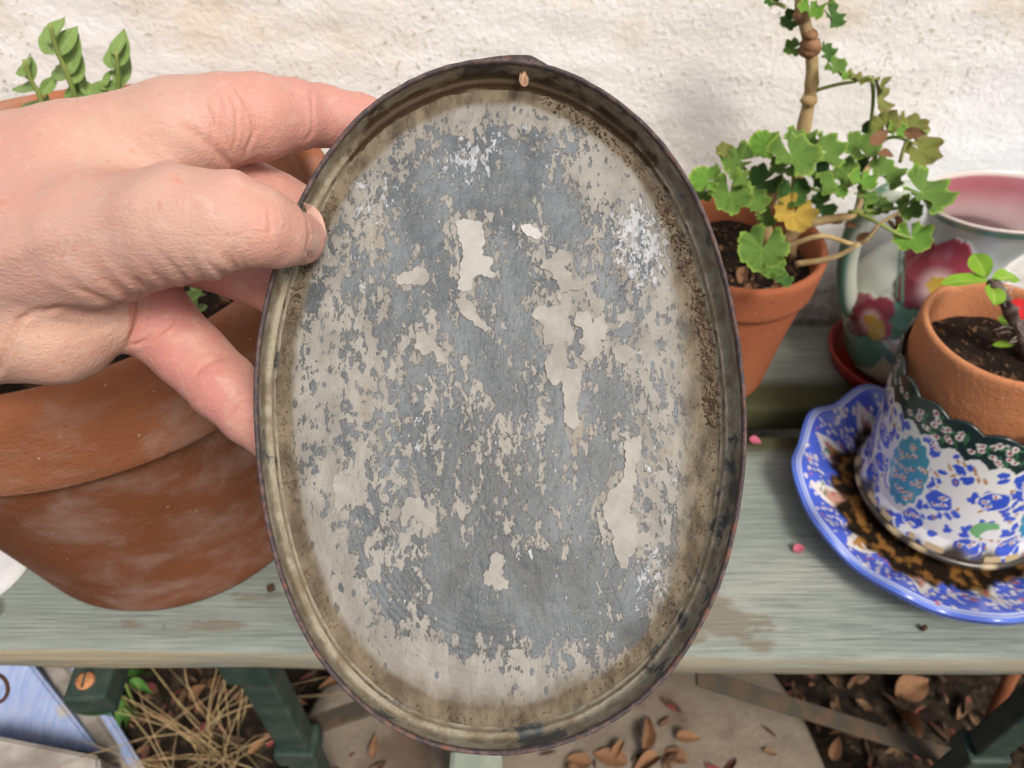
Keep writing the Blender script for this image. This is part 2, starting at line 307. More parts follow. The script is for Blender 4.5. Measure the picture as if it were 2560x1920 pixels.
# ================================================================== bench
bench = empty('garden_bench', (0, .36, 0), 'weathered mint green plank bench with dark green iron legs', 'bench')
BR = math.radians(-.55); RB = Matrix.Rotation(BR, 3, 'Z')
BROWN_PATCHES = [(1720, 1520, 120, 55), (1820, 1560, 70, 40), (1905, 1575, 42, 36), (1890, 1610, 60, 22), (1690, 1590, 90, 30), (640, 1490, 70, 34), (520, 1562, 100, 14), (330, 1552, 60, 10)]  # brown stains at the right, darker patches round the big pot
def plank(y0, y1, th, seed, mat=MINT):
    nX, nY = 300, 26; half = .85; V = []; r = .004
    ring = []      # closed cross-section (y, z), front edge first
    ys = np.linspace(y0+r, y1-r, nY)
    ring += [(y, 0.0) for y in ys] + [(y1-.001, -.0012), (y1, -r), (y1, -th+r), (y1-r, -th), ((y0+y1)/2, -th), (y0+r, -th), (y0, -th+r), (y0, -th*.5), (y0, -r), (y0+.0012, -.0012)]
    X = np.linspace(-half, half, nX)
    for x in X:
        for k, (y, z) in enumerate(ring):
            wob = .0012*fbm((x*6, y*9+seed, z*30), 3)
            p = RB @ Vector((x, y+(.0016*fbm((x*9, seed, z*60), 3) if k >= nY else 0), z+wob)); V.append((p.x, p.y, p.z+BT))
    n = len(ring); F = grid_faces(nX, n)
    for i in range(nX-1): F.append((i*n+n-1, (i+1)*n+n-1, (i+1)*n, i*n))
    F += [tuple(range(n))[::-1], tuple((nX-1)*n+k for k in range(n))]
    px, py = topx(V); brown_patch = np.zeros(len(V))
    for a, b, rx, ry in BROWN_PATCHES: brown_patch = np.maximum(brown_patch, np.exp(-(((px-a)/rx)**2+((py-b)/ry)**2)**2)*(px > 0))
    Va = np.array(V); olive_band = np.zeros(len(V)); isfront = y0 < .3
    olive_band = np.exp(-((Va[:, 1]-(.381 if isfront else .425))/.020)**2)*1.0+(.4 if not isfront else 0)*np.exp(-((Va[:, 1]-.50)/.03)**2)
    bare = (np.arange(len(V)) % n >= nY)*1.0*(Va[:, 2] < BT-.002)*(Va[:, 1] < y0+.06)*np.where(px < 1200, 1, .75)*(1.0 if isfront else 0.0); olive_band = np.maximum(olive_band, 0 if isfront else (Va[:, 1] < .416)*1.0)
    o = mesh('plank', V, [f[::-1] for f in F], mat, bench, True, None, {'brown_patch': brown_patch, 'olive_band': olive_band, 'bare': bare})
    return o
plank(.2105, .386, .026, 1); plank(.412, .512, .026, 4)
def iron(name, V, F, mat=GREEN_IRON, smooth=False): return mesh(name, V, F, mat, bench, smooth)
def leg(x, y, wx=.026, wy=.02):
    out = []
    for z0, z1, sx, sy in ((0, .03, 1.7, 2.2), (.0302, .19, 1, 1), (.1902, .215, 1.35, 1.4), (.2152, .36, 1, 1), (.3602, BT-.0275, 1.3, 1.6)):
        out.append(box((x, y, (z0+z1)/2), (wx*sx, wy*sy, z1-z0), RB, .003))
    return join(out)
lp = at(640, 1700, .62); LEGS = [(-.183, .245), (.40, .24)]
for x, y in LEGS:
    iron('leg', *leg(x, y)); iron('leg', *leg(x, .475)); iron('rail', *box((x, .36, .40), (.022, .20, .02), RB, .003))
# lug with its slotted screw in front of the left leg
lug = iron('lug', *box(onz(222, 1697, .396)+Vector((0, .012, -.012)), (.0275, .052, .024), Matrix.Rotation(.06, 3, 'Z'), .0025))
sc = onz(214, 1702, .396)+Vector((0, 0, .0008))
V, F = lathe([(.0001, .002), (.004, .0019), (.0058, .001), (.006, -.001)], 20, sc); s_ = mesh('screw', V, F, SCREW, bench)
V, F = box(sc+Vector((0, 0, .0021)), (.0014, .011, .0006), Matrix.Rotation(.1, 3, 'Z'), 0); mesh('slot', V, F, GREEN_IRON, s_, False)
def bar(a, b, wdt, th, mat=RUSTBAR):
    a = Vector(a); b = Vector(b); d = b-a; x = d.normalized(); y = Vector((0, 0, 1)).cross(x).normalized(); z = x.cross(y)
    return mesh('brace', *box((a+b)/2, (d.length, th, wdt), Matrix((x, y, z)).transposed(), .0012), mat, bench, False)
ax = (LEGS[0][0]+LEGS[1][0])/2
bar(ony(690, 1846, .262), ony(1190, 1672, .30)+Vector((0, 0, 0)), .004, .017)
bar(ony(1740, 1690, .30), ony(2440, 1912, .262), .004, .017)
V, F = tube([ony(2545, 1660, .30), ony(2500, 1745, .30), ony(2462, 1830, .30)], .006, 8); mesh('rusty_strap', V, F, simple('strap_rust', (.22, .075, .03), (.30, .11, .05), 60, .8), bench)
# ================================================================== things below the bench
sc_ = onz(1395, 1985, .05); V, F = lathe(densify([(.0001, 0), (.262, 0), (.275, -.004), (.282, -.014), (.283, -.05)], .012), 96, (sc_.x, sc_.y, .05))
V = np.array(V); V[:, 2] += [.0015*fbm((v[0]*30, v[1]*30, 0), 3) for v in V]
tag(mesh('stepping_stone', V, F, SLAB), 'round tan concrete stepping stone lying beneath the bench', 'stepping stone')
def leaf_mesh(name, kind, seed, mat):
    r = random.Random(seed); V = []; F = []; rad = []; vein = []
    if kind == 'ger':
        nT, nR = 90, 6; V.append((0, 0, 0)); rad.append(0); vein.append(1)
        ph = r.uniform(0, 6)
        for i in range(nT):
            a = -PI*.93+2*PI*.93*i/(nT-1); lob = abs(math.sin(a*3.5+PI/2)); sc = .075*abs(math.sin(a*10.5+ph))
            R = (1-.15*(1-lob)**1.6)*(.95+sc)*(1-.28*max(0, abs(a)/PI-.75)/.25)
            for j in range(1, nR+1):
                t = j/nR; rr = R*t
                z = .26*t*t+.07*t*math.cos(a*7)+.20*t**3*math.sin(a*3+ph)+.13*t**4*math.sin(a*8+ph*2)+.03*t**4*math.sin(a*17+ph)
                V.append((rr*math.cos(a), rr*math.sin(a), z)); rad.append(t); vein.append(max(0, math.cos(a*7))**8*(1-t*.6))
        F = [(0, 1+i*nR, 1+(i+1)*nR) for i in range(nT-1)]
        F += [(1+i*nR+j, 1+i*nR+j+1, 1+(i+1)*nR+j+1, 1+(i+1)*nR+j) for i in range(nT-1) for j in range(nR-1)]
    else:          # pointed or blunt oval blade along +x, length 1
        nL, nW = 13, 7; bl, wd, fold, curl = kind
        for i in range(nL):
            t = i/(nL-1); hw = wd*(t**(.70*bl)*(1-t)**(1.0/bl))*2.6+.003
            for j in range(nW):
                s = -1+2*j/(nW-1); V.append((t, s*hw, abs(s)*hw*fold-curl*t*t+.02*math.sin(t*9+s*2+seed))); rad.append(max(abs(s), 0)*.95+.05*(t > .9)); vein.append(1.0 if j == nW//2 else .0)
        F = grid_faces(nL, nW)
    return mesh_data(name, V, F, mat, True, None, {'rad': rad, 'vein': vein})
def put_leaf(me, parent, pos, nrm, tip, size, name='leaf'):
    n = Vector(nrm).normalized(); x = Vector(tip); x = (x-n*x.dot(n)).normalized(); y = n.cross(x)
    o = link(name, me, parent); R = Matrix((x, y, n)).transposed().to_4x4(); 
    o.matrix_local = Matrix.Translation(Vector(pos)-(parent.location if parent else Vector()))@R@Matrix.Diagonal((size, size, size, 1)); return o
DL = [leaf_mesh('dead_leaf', (.95, .24+.05*k, 1.3-.5*k, .5-.3*k), k*1.7, DRYLEAF) for k in range(3)]
spots = [(540, 1730, .06), (610, 1760, .055), (470, 1745, .05), (660, 1800, .06), (720, 1760, .05), (620, 1890, .06), (1560, 1850, .07), (1610, 1880, .075), (1570, 1905, .07), (1650, 1890, .07),
         (1690, 1840, .05), (1480, 1905, .06), (1420, 1915, .05), (2150, 1850, .06), (2240, 1740, .09), (2300, 1850, .1), (2080, 1900, .05), (930, 1900, .05), (860, 1700, .05), (1720, 1905, .06), (740, 1900, .06)]
for i, (a, b, s) in enumerate(spots):
    on_slab = 800 < a < 1990
    p = onz(a, b, .058 if on_slab else .012); an = random.uniform(0, 6.28)
    o = put_leaf(DL[i % 3], None, p, (random.uniform(-.5, .5), random.uniform(-.6, .3), 1), (math.cos(an), math.sin(an), .1), s*.52, 'dead_leaf'); o.scale = (o.scale[0], o.scale[1]*random.uniform(.55, 1.15), o.scale[2]*random.uniform(.6, 2.2))
    tag(o, 'curled tan dead leaf lying on the round stepping stone' if on_slab else ('brown dead leaf on dark earth right of the stepping stone' if a > 1990 else 'brown dead leaf among the dry straw at the left'), 'leaf', 'dead leaves on the slab' if on_slab else ('dead leaves on the right earth' if a > 1990 else 'dead leaves in the straw'))
parts = []
for k in range(48):                # dry grass tuft under the left end
    b = onz(random.gauss(540, 75), random.uniform(1800, 1990), .0); h = random.uniform(.10, .27); l = Vector((random.gauss(0, .35), random.gauss(.05, .3), 1)).normalized()
    bend = Vector((random.gauss(0, .11), random.gauss(0, .09), -.05))
    parts.append(tube([b+l*h*t+bend*t*t for t in np.linspace(0, 1, 6)], [.00075*(1-t*.8) for t in np.linspace(0, 1, 6)], 5))
tag(mesh('dry_grass', *join(parts), STRAW), 'tangle of dry straw grass stalks on the ground', 'grass', kind='stuff')
parts = []; 
for k in range(700):
    a, b = random.uniform(-200, 2760), random.uniform(1600, 2050); p = onz(a, b, .004+.006*random.random())
    if (p-Vector((sc_.x, sc_.y, p.z))).length < .285:
        if random.random() < .75: continue
        p = onz(a, b, .053)
    z = random.uniform(.004, .015); q_ = Matrix.Rotation(random.uniform(0, 6), 3, 'Z')@Matrix.Rotation(random.uniform(-.9, .9), 3, 'X'); w_ = random.uniform(.2, .5)
    parts.append(([p+q_@Vector(v) for v in ((-z, 0, 0), (-z*.3, z*w_, z*.2), (z*.4, z*w_*.9, z*.25), (z, 0, .2*z), (z*.4, -z*w_, z*.25), (-z*.3, -z*w_*.8, z*.2), (0, 0, 0))], [(6, i, (i+1) % 6) for i in range(6)]))
m = M('litter', .85, .2); m.color(m.mix(m.ramp(m.noise(25, 3), .4, .6), m.mix(m.ramp(m.noise(60, 2), .4, .6), (.06, .034, .02), (.20, .12, .065)), m.mix(m.ramp(m.noise(90, 2), .52, .56), (.07, .045, .03), (.26, .05, .06))))
tag(mesh('leaf_litter', *join(parts), m.m, None, False), 'scattered brown leaf litter on the earth under the bench', 'litter', kind='stuff')
WD = leaf_mesh('weed_leaf', (.8, .22, .6, .5), 3, WEED); wp = onz(352, 1800, 0); weed = empty('weed', wp, 'small green weed growing by the left iron leg', 'weed')
for k in range(16):
    an = k*2.4; p = wp+Vector((random.gauss(0, .012), random.gauss(0, .02), .02+.12*random.random()))
    put_leaf(WD, weed, p, (math.cos(an)*.5, math.sin(an)*.5, 1), (math.cos(an), math.sin(an), .3), random.uniform(.025, .045))
mesh('stem', *join([tube([wp, wp+Vector((.01*k, .012*k-.02, .13))], [.002, .001], 5) for k in range(3)]), STEMG, weed)
def board(name, c4, z, th, mat, label, cat='board'):
    P = [onz(a, b, zz) for (a, b), zz in zip(c4, z)]; n = (P[1]-P[0]).cross(P[3]-P[0]).normalized(); n = n if n.z > 0 else -n
    bm = bmesh.new(); t = [bm.verts.new(p) for p in P]; b = [bm.verts.new(p-n*th) for p in P]
    bm.faces.new(t); bm.faces.new(b[::-1])
    for i in range(4): bm.faces.new((t[i], b[i], b[(i+1) % 4], t[(i+1) % 4]))
    bmesh.ops.recalc_face_normals(bm, faces=bm.faces[:]); bmesh.ops.subdivide_edges(bm, edges=bm.edges[:], cuts=1); bmesh.ops.bevel(bm, geom=[e for e in bm.edges if e.calc_face_angle(0) > .5], offset=.003, segments=2, affect='EDGES')
    me = bpy.data.meshes.new(name); bm.to_mesh(me); bm.free(); me.materials.append(mat); return tag(link(name, me), label, cat)
board('painted_board', [(-260, 1560), (0, 1560), (252, 1882), (-260, 1822)], (.062, .062, .034, .034), .018, BLUEB, 'broad powder blue board with flaking paint, leftmost under the bench')
board('weathered_board', [(45, 1560), (100, 1560), (390, 2010), (280, 2010)], (.034, .034, .022, .022), .02, GREYB, 'bare grey weathered board leaning beside the blue boards')
board('painted_board', [(108, 1590), (150, 1580), (400, 1985), (345, 1985)], (.026, .026, .021, .021), .02, BLUEB, 'narrow blue board strip right of the grey board')
board('stone_block', [(-260, 1835), (-20, 1838), (246, 1890), (262, 2050)], (.09, .09, .085, .08), .08, GREYB, 'pale chipped block at the bottom left corner', 'block')
board('wood_offcut', [(1128, 1872), (1252, 1872), (1262, 1985), (1120, 1985)], (.16, .16, .15, .15), .098, simple('greygreen_wood', (.22, .26, .21), (.30, .33, .27), 30), 'grey green wood offcut standing just below the tin tray', 'offcut')
a = np.linspace(-1.9, 1.9, 24); wl = [onz(-14+34*math.cos(t), 1722+36*math.sin(t), .38) for t in a]
tag(mesh('wire_loop', *tube(wl, .0013, 7), simple('rusty_wire', (.06, .03, .022), (.13, .055, .03), 80, .7, .0003)), 'thin rusty wire loop at the left edge under the bench', 'wire')
bp = onz(-70, 1400, BT+.002); V, F = lathe([(.0001, .006), (.02, .006), (.034, .0045), (.0395, .001), (.039, -.0015), (.02, -.002)], 48, bp+Vector((.0, 0, .0)))
tag(mesh('pale_disc', V, F, STONE), 'flat pale grey disc on the bench beside the big pot', 'disc')
# ================================================================== pots
def pot(name, c, R, h, Rl, hl, Rb, th, soilz, mats, label, cat='pot', wob=.0):
    """rim band from hl to h (outer radius R), body below it down to radius Rb"""
    root = empty(name, (c[0], c[1], c[2]), label, cat); seed = c[0]*10
    lip = th*.35
    rim = [(R-th-.004, h-(h-hl)*1.4), (R-th, h-th*.8), (R-th+lip*.4, h-lip*.5), (R-th+lip, h), (R-lip, h), (R-lip*.35, h-lip*.4), (R, h-lip*1.4), (Rl, hl+.003), (Rl-.0015, hl), (Rl-th*.6, hl-.0005)]
    Rn = Rl-th*.62
    body = [(Rn-th*.25, hl+.006), (Rn, hl-.001), (Rn-(Rn-Rb)*.5, hl*.5), (Rb+.002, .006), (Rb-.001, .0), (Rb-.02, .0), (.0001, .0)]
    for nm, pr, mt in (('rim', rim, mats[0]), ('body', body, mats[1])):
        V, F = lathe(densify(pr, max(.004, R*.05)), 120, c)
        V = np.array(V); d = V[:, :2]-np.array(c[:2]); 
        k = np.array([1+.006*fbm((v[0]*8, v[1]*8, v[2]*8), 2) for v in V]); V[:, :2] = np.array(c[:2])+d*k[:, None]
        mesh(nm, V, [f[::-1] for f in F], mt, root)
    rs = R-th-.001; nr = 34; th_ = np.arange(64)*2*PI/64; V = [(c[0], c[1], c[2]+soilz)]
    for i in range(64):
        for j in range(1, nr):
            r = rs*j/(nr-1); x = c[0]+r*math.cos(th_[i]); y = c[1]+r*math.sin(th_[i]); V.append((x, y, c[2]+soilz+R*.05*fbm((x*45+seed, y*45, 0), 4)))
    F = [(0, 1+((i+1) % 64)*(nr-1), 1+i*(nr-1)) for i in range(64)] + [tuple(1+x for x in f) for f in grid_faces(64, nr-1, True)]
    soil = mesh('soil', V, F, SOIL, root)
    ch = []
    for k in range(160):
        r = rs*.95*math.sqrt(random.random()); a = random.uniform(0, 6.28); s = R*random.uniform(.008, .034)
        ch.append(box((c[0]+r*math.cos(a), c[1]+r*math.sin(a), c[2]+soilz+R*.035), (s*1.8, s, s*.35), Matrix.Rotation(random.uniform(0, 6), 3, 'Z')@Matrix.Rotation(random.uniform(-.6, .6), 3, 'X'), 0))
    tag(mesh('bark_chips', *join(ch), CHIP, root, False), kind='stuff')
    return root
big = pot('terracotta_pot', (-.2335, .3370, BT+.0008), .1425, .2300, .1385, .1725, .0995, .0125, .190, (TERRA_RIM, TERRA_BIG), 'large terracotta pot with whitish bloom behind the hand')
ger = pot('terracotta_pot', (.1610, .4530, BT+.0008), .0590, .1283, .0568, .098, .040, .0062, .108, (TERRA_MID, TERRA_MID), 'small red terracotta pot holding the geranium')
PR = (.297, .349)
org = pot('terracotta_pot', (PR[0], PR[1], BT+.030), .0485, 0.108, .0465, .058, .040, .0050, .082, (TERRA_ORG, TERRA_ORG), 'orange terracotta pot set inside the blue patterned cachepot')
# ================================================================== blue painted cachepot and its plate
def smooth01(a, b, x): t = np.clip((x-a)/(b-a), 0, 1); return t*t*(3-2*t)
WHITE = np.array((.68, .68, .66)); BLUE = np.array((.035, .085, .50)); TURQ = np.array((.035, .24, .36)); DARK = np.array((.012, .03, .03)); BROWN = np.array((.42, .20, .07)); REDC = np.array((.30, .03, .03))
CC = Vector((.3005, .3215, BT)); cach = empty('cachepot', CC+Vector((0, 0, .014)), 'blue and white floral enamelled cachepot with dark scalloped border', 'cachepot')
nT, nV = 480, 120; thA = np.linspace(0, 2*PI, nT, endpoint=False); vv = np.linspace(0, 1, nV)
TH, VV = np.meshgrid(thA, vv, indexing='ij')
def blob(u, v, cu, cv, ru, rv, ang=0, lob=0, amp=.12, ph=0):
    du = (u-cu); dv = v-cv; x = (du*math.cos(ang)+dv*math.sin(ang))/ru; y = (-du*math.sin(ang)+dv*math.cos(ang))/rv
    r = np.hypot(x, y); 
    if lob: r = r/(1+amp*np.abs(np.sin(np.arctan2(y, x)*lob/2+ph)))
    return r < 1
zt = .094; zsc = .004*np.abs(np.sin(TH*9))                  # scalloped top
U = TH*.060; Z = VV*zt                                       # metres around / up
PCOL = np.tile(WHITE, (nT, nV, 1))
def stamp(mask, c): PCOL[mask] = c
def wrapu(cu): return cu
rr = random.Random(5)
for k in range(620):                                         # small petals and brown sprigs over white
    cu, cv = rr.uniform(0, .377), rr.uniform(.0, .075); a = rr.uniform(0, 3.14)
    if k % 3: stamp(blob(U, Z, cu, cv, rr.uniform(.0022, .0042), rr.uniform(.0013, .0026), a), BLUE)
    else: stamp(blob(U, Z, cu, cv, rr.uniform(.0015, .0028), .0009, a), BROWN)
def dotted(cu, cv, ru, rv, ang, base, n, lob):
    stamp(blob(U, Z, cu, cv, ru*1.13, rv*1.13, ang, lob), WHITE); stamp(blob(U, Z, cu, cv, ru, rv, ang, lob), base)
    for k in range(n):
        q = math.sqrt(rr.random())*.85; b = rr.uniform(0, 6.28); x, y = q*ru*math.cos(b), q*rv*math.sin(b); x, y = x*math.cos(ang)-y*math.sin(ang), x*math.sin(ang)+y*math.cos(ang)
        stamp(blob(U, Z, cu+x, cv+y, .0017, .0014), WHITE); stamp(blob(U, Z, cu+x, cv+y, .0009, .0009), REDC)
        stamp(blob(U, Z, cu+x+.002, cv+y+.001, .0014, .0005, rr.uniform(0, 3)), BROWN if base is TURQ else WHITE)
meds = []
while len(meds) < 46:
    q = (rr.uniform(0, .377), rr.uniform(.008, .070))
    if all(math.hypot(q[0]-p[0], (q[1]-p[1])*1.3) > .0165 for p in meds) or rr.random() < .002: meds.append(q)
for q in meds: dotted(q[0], q[1], rr.uniform(.007, .0095), rr.uniform(.005, .007), rr.uniform(-.7, .7), BLUE, 4, 5)
for c0 in (3.63, 5.1, .4, 1.9): dotted(c0*.060, .044, .0125, .024, 0, TURQ, 30, 14)
stamp(blob(U, Z, 4.55*.06, .028, .008, .0065, .3, 5), np.array((.14, .36, .14))); stamp(blob(U, Z, 4.63*.06, .025, .006, .004, .3, 5), WHITE)
bz = .073+.0045*np.abs(np.sin(TH*13)); stamp(Z > bz-.0012, WHITE); stamp(Z > bz, DARK)
for k in range(130):
    cu, cv = rr.uniform(0, .377), rr.uniform(.078, .091); stamp(blob(U, Z, cu, cv, .0022, .0017), WHITE); stamp(blob(U, Z, cu, cv, .0011, .0011), REDC); stamp(blob(U, Z, cu+.004, cv, .0024, .0007, rr.uniform(0, 3)), np.array((.05, .16, .07)))
base_d = smooth01(.011, .002, Z+.004*np.sin(TH*5+1)+.003*np.sin(TH*17)); PCOL = PCOL*(1-base_d[..., None])+np.array((.035, .025, .012))*base_d[..., None]
gold = (Z < .0075) & (Z > .0035) & (np.sin(TH*23)+np.sin(TH*9+2) > .2); PCOL[gold] = (.42, .32, .17)
prof = np.interp(vv, [0, .04, .08, .14, .3, .6, .85, 1], [.0600, .0608, .0595, .0575, .0580, .0580, .0575, .0580])
Rw = prof[None, :]*(1+.012*np.sin(TH*6)*VV)
lean = np.array((PR[0]-CC.x, PR[1]-CC.y))*.62
Zr = Z+np.where(VV > .9, zsc*(VV-.9)*10, 0)
Vo = np.stack([CC.x+Rw*np.cos(TH)+lean[0]*VV, CC.y+Rw*np.sin(TH)+lean[1]*VV, BT+.016+Zr], -1)
Vi = np.stack([CC.x+(Rw-.0022)*np.cos(TH)+lean[0]*VV, CC.y+(Rw-.0022)*np.sin(TH)+lean[1]*VV, BT+.016+Zr], -1)
Vall = np.concatenate([Vo.reshape(-1, 3), Vi.reshape(-1, 3)]); n1 = nT*nV
F = [f for f in grid_faces(nT, nV, True)] + [f[::-1] for f in grid_faces(nT, nV, True, n1)]
F += [(i*nV+nV-1, ((i+1) % nT)*nV+nV-1, n1+((i+1) % nT)*nV+nV-1, n1+i*nV+nV-1) for i in range(nT)]
mesh('painted_wall', Vall, F, ENAMEL, cach, True, np.concatenate([PCOL.reshape(-1, 3), np.full((n1, 3), .03)]))
V, F = lathe(densify([(.0001, .0175), (.055, .0175), (.0615, .0185), (.063, .0165), (.062, .0142), (.05, .0138)], .004), 90, CC); cl = np.full((len(V), 3), .03)*np.array((1, .8, .5)); cl[[i for i, v in enumerate(V) if math.sin(math.atan2(v[1]-CC.y, v[0]-CC.x)*19)+math.sin(math.atan2(v[1]-CC.y, v[0]-CC.x)*7) > .5]] = (.40, .31, .17)
mesh('foot_ring', V, F, ENAMEL, cach, True, cl)
SC = Vector((.2885, .3145, BT)); nT2, nR2 = 560, 90
thB = np.linspace(0, 2*PI, nT2, endpoint=False); q = np.linspace(0, 1, nR2); TB, QB = np.meshgrid(thB, q, indexing='ij')
RO = .0965*(1+.019*np.sin(TB*11+.5)); RR = .004+(RO-.004)*QB
ZB = np.interp(QB, [0, .55, .64, .72, .82, .93, .975, 1.0], [.006, .006, .007, .011, .018, .0255, .0265, .025])+.0032*np.sin(TB*11+.5)*smooth01(.62, .8, QB)+.0016*np.abs(np.sin(TB*11))*smooth01(.58, .66, QB)*smooth01(.95, .75, QB)
CB = np.tile(np.array((.07, .13, .62)), (nT2, nR2, 1)); UB = TB*.085; WB = RR
CB[QB > .945] = (.085, .16, .60); CB[(QB > .935) & (QB < .948)] = (.60, .64, .70); CB[(QB > .965) & (QB < .972)] = (.40, .46, .62)
for k in range(620):                                          # little white blossoms on blue
    cu = rr.uniform(0, .534); cv = rr.uniform(.064, .0895); m_ = blob(UB, WB, cu, cv, rr.uniform(.0009, .0021), rr.uniform(.0008, .0017), rr.random()*3); CB[m_] = (.70, .66, .66) if rr.random() > .12 else (.50, .15, .22)
for k in range(11):
    t0 = (k*2*PI/11-.35) % (2*PI); dU = ((TB-t0+PI) % (2*PI)-PI)*.075
    tri = (np.abs(dU) < np.clip((.0875-WB)*.48, 0, .0110)) & (WB > .055); CB[tri] = (.68, .66, .62)
    tri = (np.abs(dU) < np.clip((.080-WB)*.42, 0, .0085)) & (WB > .055); CB[tri] = (.42, .21, .06) if k % 2 else (.46, .26, .20)
    for _ in range(7):
        m_ = blob(dU, WB, rr.gauss(0, .003), rr.uniform(.064, .077), .0014, .0012); CB[m_] = rr.choice([(.45, .07, .16), (.03, .22, .18), (.70, .66, .62)])
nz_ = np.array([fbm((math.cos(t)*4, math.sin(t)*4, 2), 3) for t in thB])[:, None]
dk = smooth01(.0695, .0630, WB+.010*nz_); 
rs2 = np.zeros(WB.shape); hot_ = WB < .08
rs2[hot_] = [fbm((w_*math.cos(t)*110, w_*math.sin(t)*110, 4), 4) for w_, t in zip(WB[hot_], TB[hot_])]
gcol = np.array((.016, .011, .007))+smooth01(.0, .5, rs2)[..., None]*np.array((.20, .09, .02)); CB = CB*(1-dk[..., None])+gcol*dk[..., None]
Vt = np.stack([SC.x+RR*np.cos(TB), SC.y+RR*np.sin(TB), BT+ZB], -1).reshape(-1, 3); Vb = Vt.copy(); Vb[:, 2] -= .0026; Vb[:, 2] = np.maximum(Vb[:, 2], BT+.0022)
n1 = nT2*nR2; F = [f for f in grid_faces(nT2, nR2, True)]+[f[::-1] for f in grid_faces(nT2, nR2, True, n1)]
F += [(i*nR2+nR2-1, n1+i*nR2+nR2-1, n1+((i+1) % nT2)*nR2+nR2-1, ((i+1) % nT2)*nR2+nR2-1) for i in range(nT2)]
plate = mesh('plate', Vt.tolist()+Vb.tolist(), F, ENAMEL, None, True, np.concatenate([CB.reshape(-1, 3), np.tile((.05, .09, .4), (n1, 1))]))
tag(plate, 'wavy rimmed blue plate with white blossoms under the cachepot', 'plate')
# ================================================================== jug on its red saucer
JC = Vector((.311, .457, BT)); 
V, F = lathe(densify([(.0001, .004), (.036, .004), (.042, .006), (.0475, .0165), (.0495, .0175), (.0505, .0155), (.045, .003), (.036, .0012), (.0001, .0012)], .004), 96, JC+Vector((-.0025, .002, 0)))
tag(mesh('saucer', V, [f[::-1] for f in F], REDPL), 'shiny red plastic saucer under the floral jug', 'saucer')
jug = empty('jug', JC+Vector((0, 0, .005)), 'cream and green jug with pink relief flowers and pink inside', 'jug')
jp = catmull([(.026, 0.002), (.037, .006), (.046, .026), (.0560, .052), (.0555, .070), (.046, .089), (.035, .105), (.034, .124), (.043, .144), (.0535, .158)], 14)
nJ = 420; thJ = np.arange(nJ)*2*PI/nJ; pr = np.array(jp); 
def jug_pt(th, r, z):
    q = smooth01(.09, .158, z); return np.stack([JC.x+.018*q+r*np.cos(th)*(1+.06*q), JC.y-.010*q+r*np.sin(th)*(1-.30*q), JC.z+.006+z], -1)
TJ, RJ = np.meshgrid(thJ, pr[:, 0], indexing='ij'); _, ZJ = np.meshgrid(thJ, pr[:, 1], indexing='ij')
PX, PY = (a.reshape(nJ, -1) for a in topx(jug_pt(TJ, RJ, ZJ).reshape(-1, 3)))
face = np.cos(TJ-math.atan2(-JC.y, -JC.x)) > -.15
CJ = np.empty(TJ.shape+(3,)); t = smooth01(.02, .13, ZJ)[..., None]; CJ[:] = np.array((.54, .53, .34))*(1-t)+np.array((.50, .57, .57))*t
lift = np.zeros_like(RJ)
def pblob(cx, cy, rx, ry, ang=0, lob=0, amp=.2, ph=0): return blob(PX, PY, cx, cy, rx, ry, ang, lob, amp, ph) & face
PINK = np.array((.24, .045, .07)); CREAM = np.array((.58, .42, .42)); GRN = np.array((.095, .24, .17))
def jstamp(mk, c, up=.0): CJ[mk] = c; lift[mk] = np.maximum(lift[mk], up)
for cx, cy, rx, ry, a in ((2155, 860, 48, 62, -.5), (2250, 795, 30, 55, .3), (2215, 880, 12, 46, -.7), (2300, 760, 22, 60, -.2), (2420, 800, 60, 34, .5), (2150, 935, 60, 14, .5), (2480, 900, 60, 40, .2)): jstamp(pblob(cx, cy, rx, ry, a), GRN*rr.uniform(.85, 1.25), .0008)
def flower(cx, cy, R, petals, tilt=0):
    for k in range(petals):
        a = tilt+k*2*PI/petals; x, y = cx+R*.52*math.cos(a), cy+R*.52*math.sin(a); mk = pblob(x, y, R*.52, R*.46, a, 9, .09, k)
        d = np.clip(np.hypot(PX-cx, PY-cy)/R, 0, 1)[..., None]; w_ = smooth01(.12, .60, d+.01*np.sin(np.arctan2(PY-cy, PX-cx)*9)[..., None]-.35*((PY-cy)/R)[..., None])
        CJ[mk] = (CREAM*(1-w_)+PINK*(1.0+.5*math.sin(k*2.1))*w_)[mk]; lift[mk] = .0012+.0010*(1-np.abs(d[mk][:, 0]-.6))
    mk = pblob(cx, cy+R*.12, R*.26, R*.2, .2, 7); jstamp(mk, (.50, .34, .06), .0022)
flower(2350, 700, 108, 5, .3); flower(2182, 790, 62, 4, -.6)
jstamp(pblob(2196, 825, 20, 26, .3), (.50, .36, .08), .0018)
for x0 in (2247, 2262): jstamp((np.abs(PX-(x0-(PY-700)*.06)) < 3.2) & face & (ZJ > .08), GRN, .0006)
jstamp(ZJ > .151, (.16, .36, .30)); jstamp(ZJ > .1565, (.62, .60, .58))
Vo = jug_pt(TJ, RJ+lift, ZJ).reshape(-1, 3); nv = len(pr)
inner = np.array(catmull([(.0535, .158), (.0515, .1585), (.044, .146), (.0325, .130), (.0315, .120), (.034, .09), (.046, .06), (.026, .02), (.0005, .018)], 6)); TI, RI = np.meshgrid(thJ, inner[:, 0], indexing='ij'); _, ZI = np.meshgrid(thJ, inner[:, 1], indexing='ij')
mesh('body', Vo, grid_faces(nJ, nv, True)+[tuple(i*nv for i in range(nJ))[::-1]], JUGM, jug, True, CJ.reshape(-1, 3))
ti = smooth01(.150, .128, ZI)[..., None]; CI = np.array((.36, .125, .15))*(1-ti)+np.array((.50, .37, .37))*ti; CI[ZI > .157] = (.62, .55, .5)
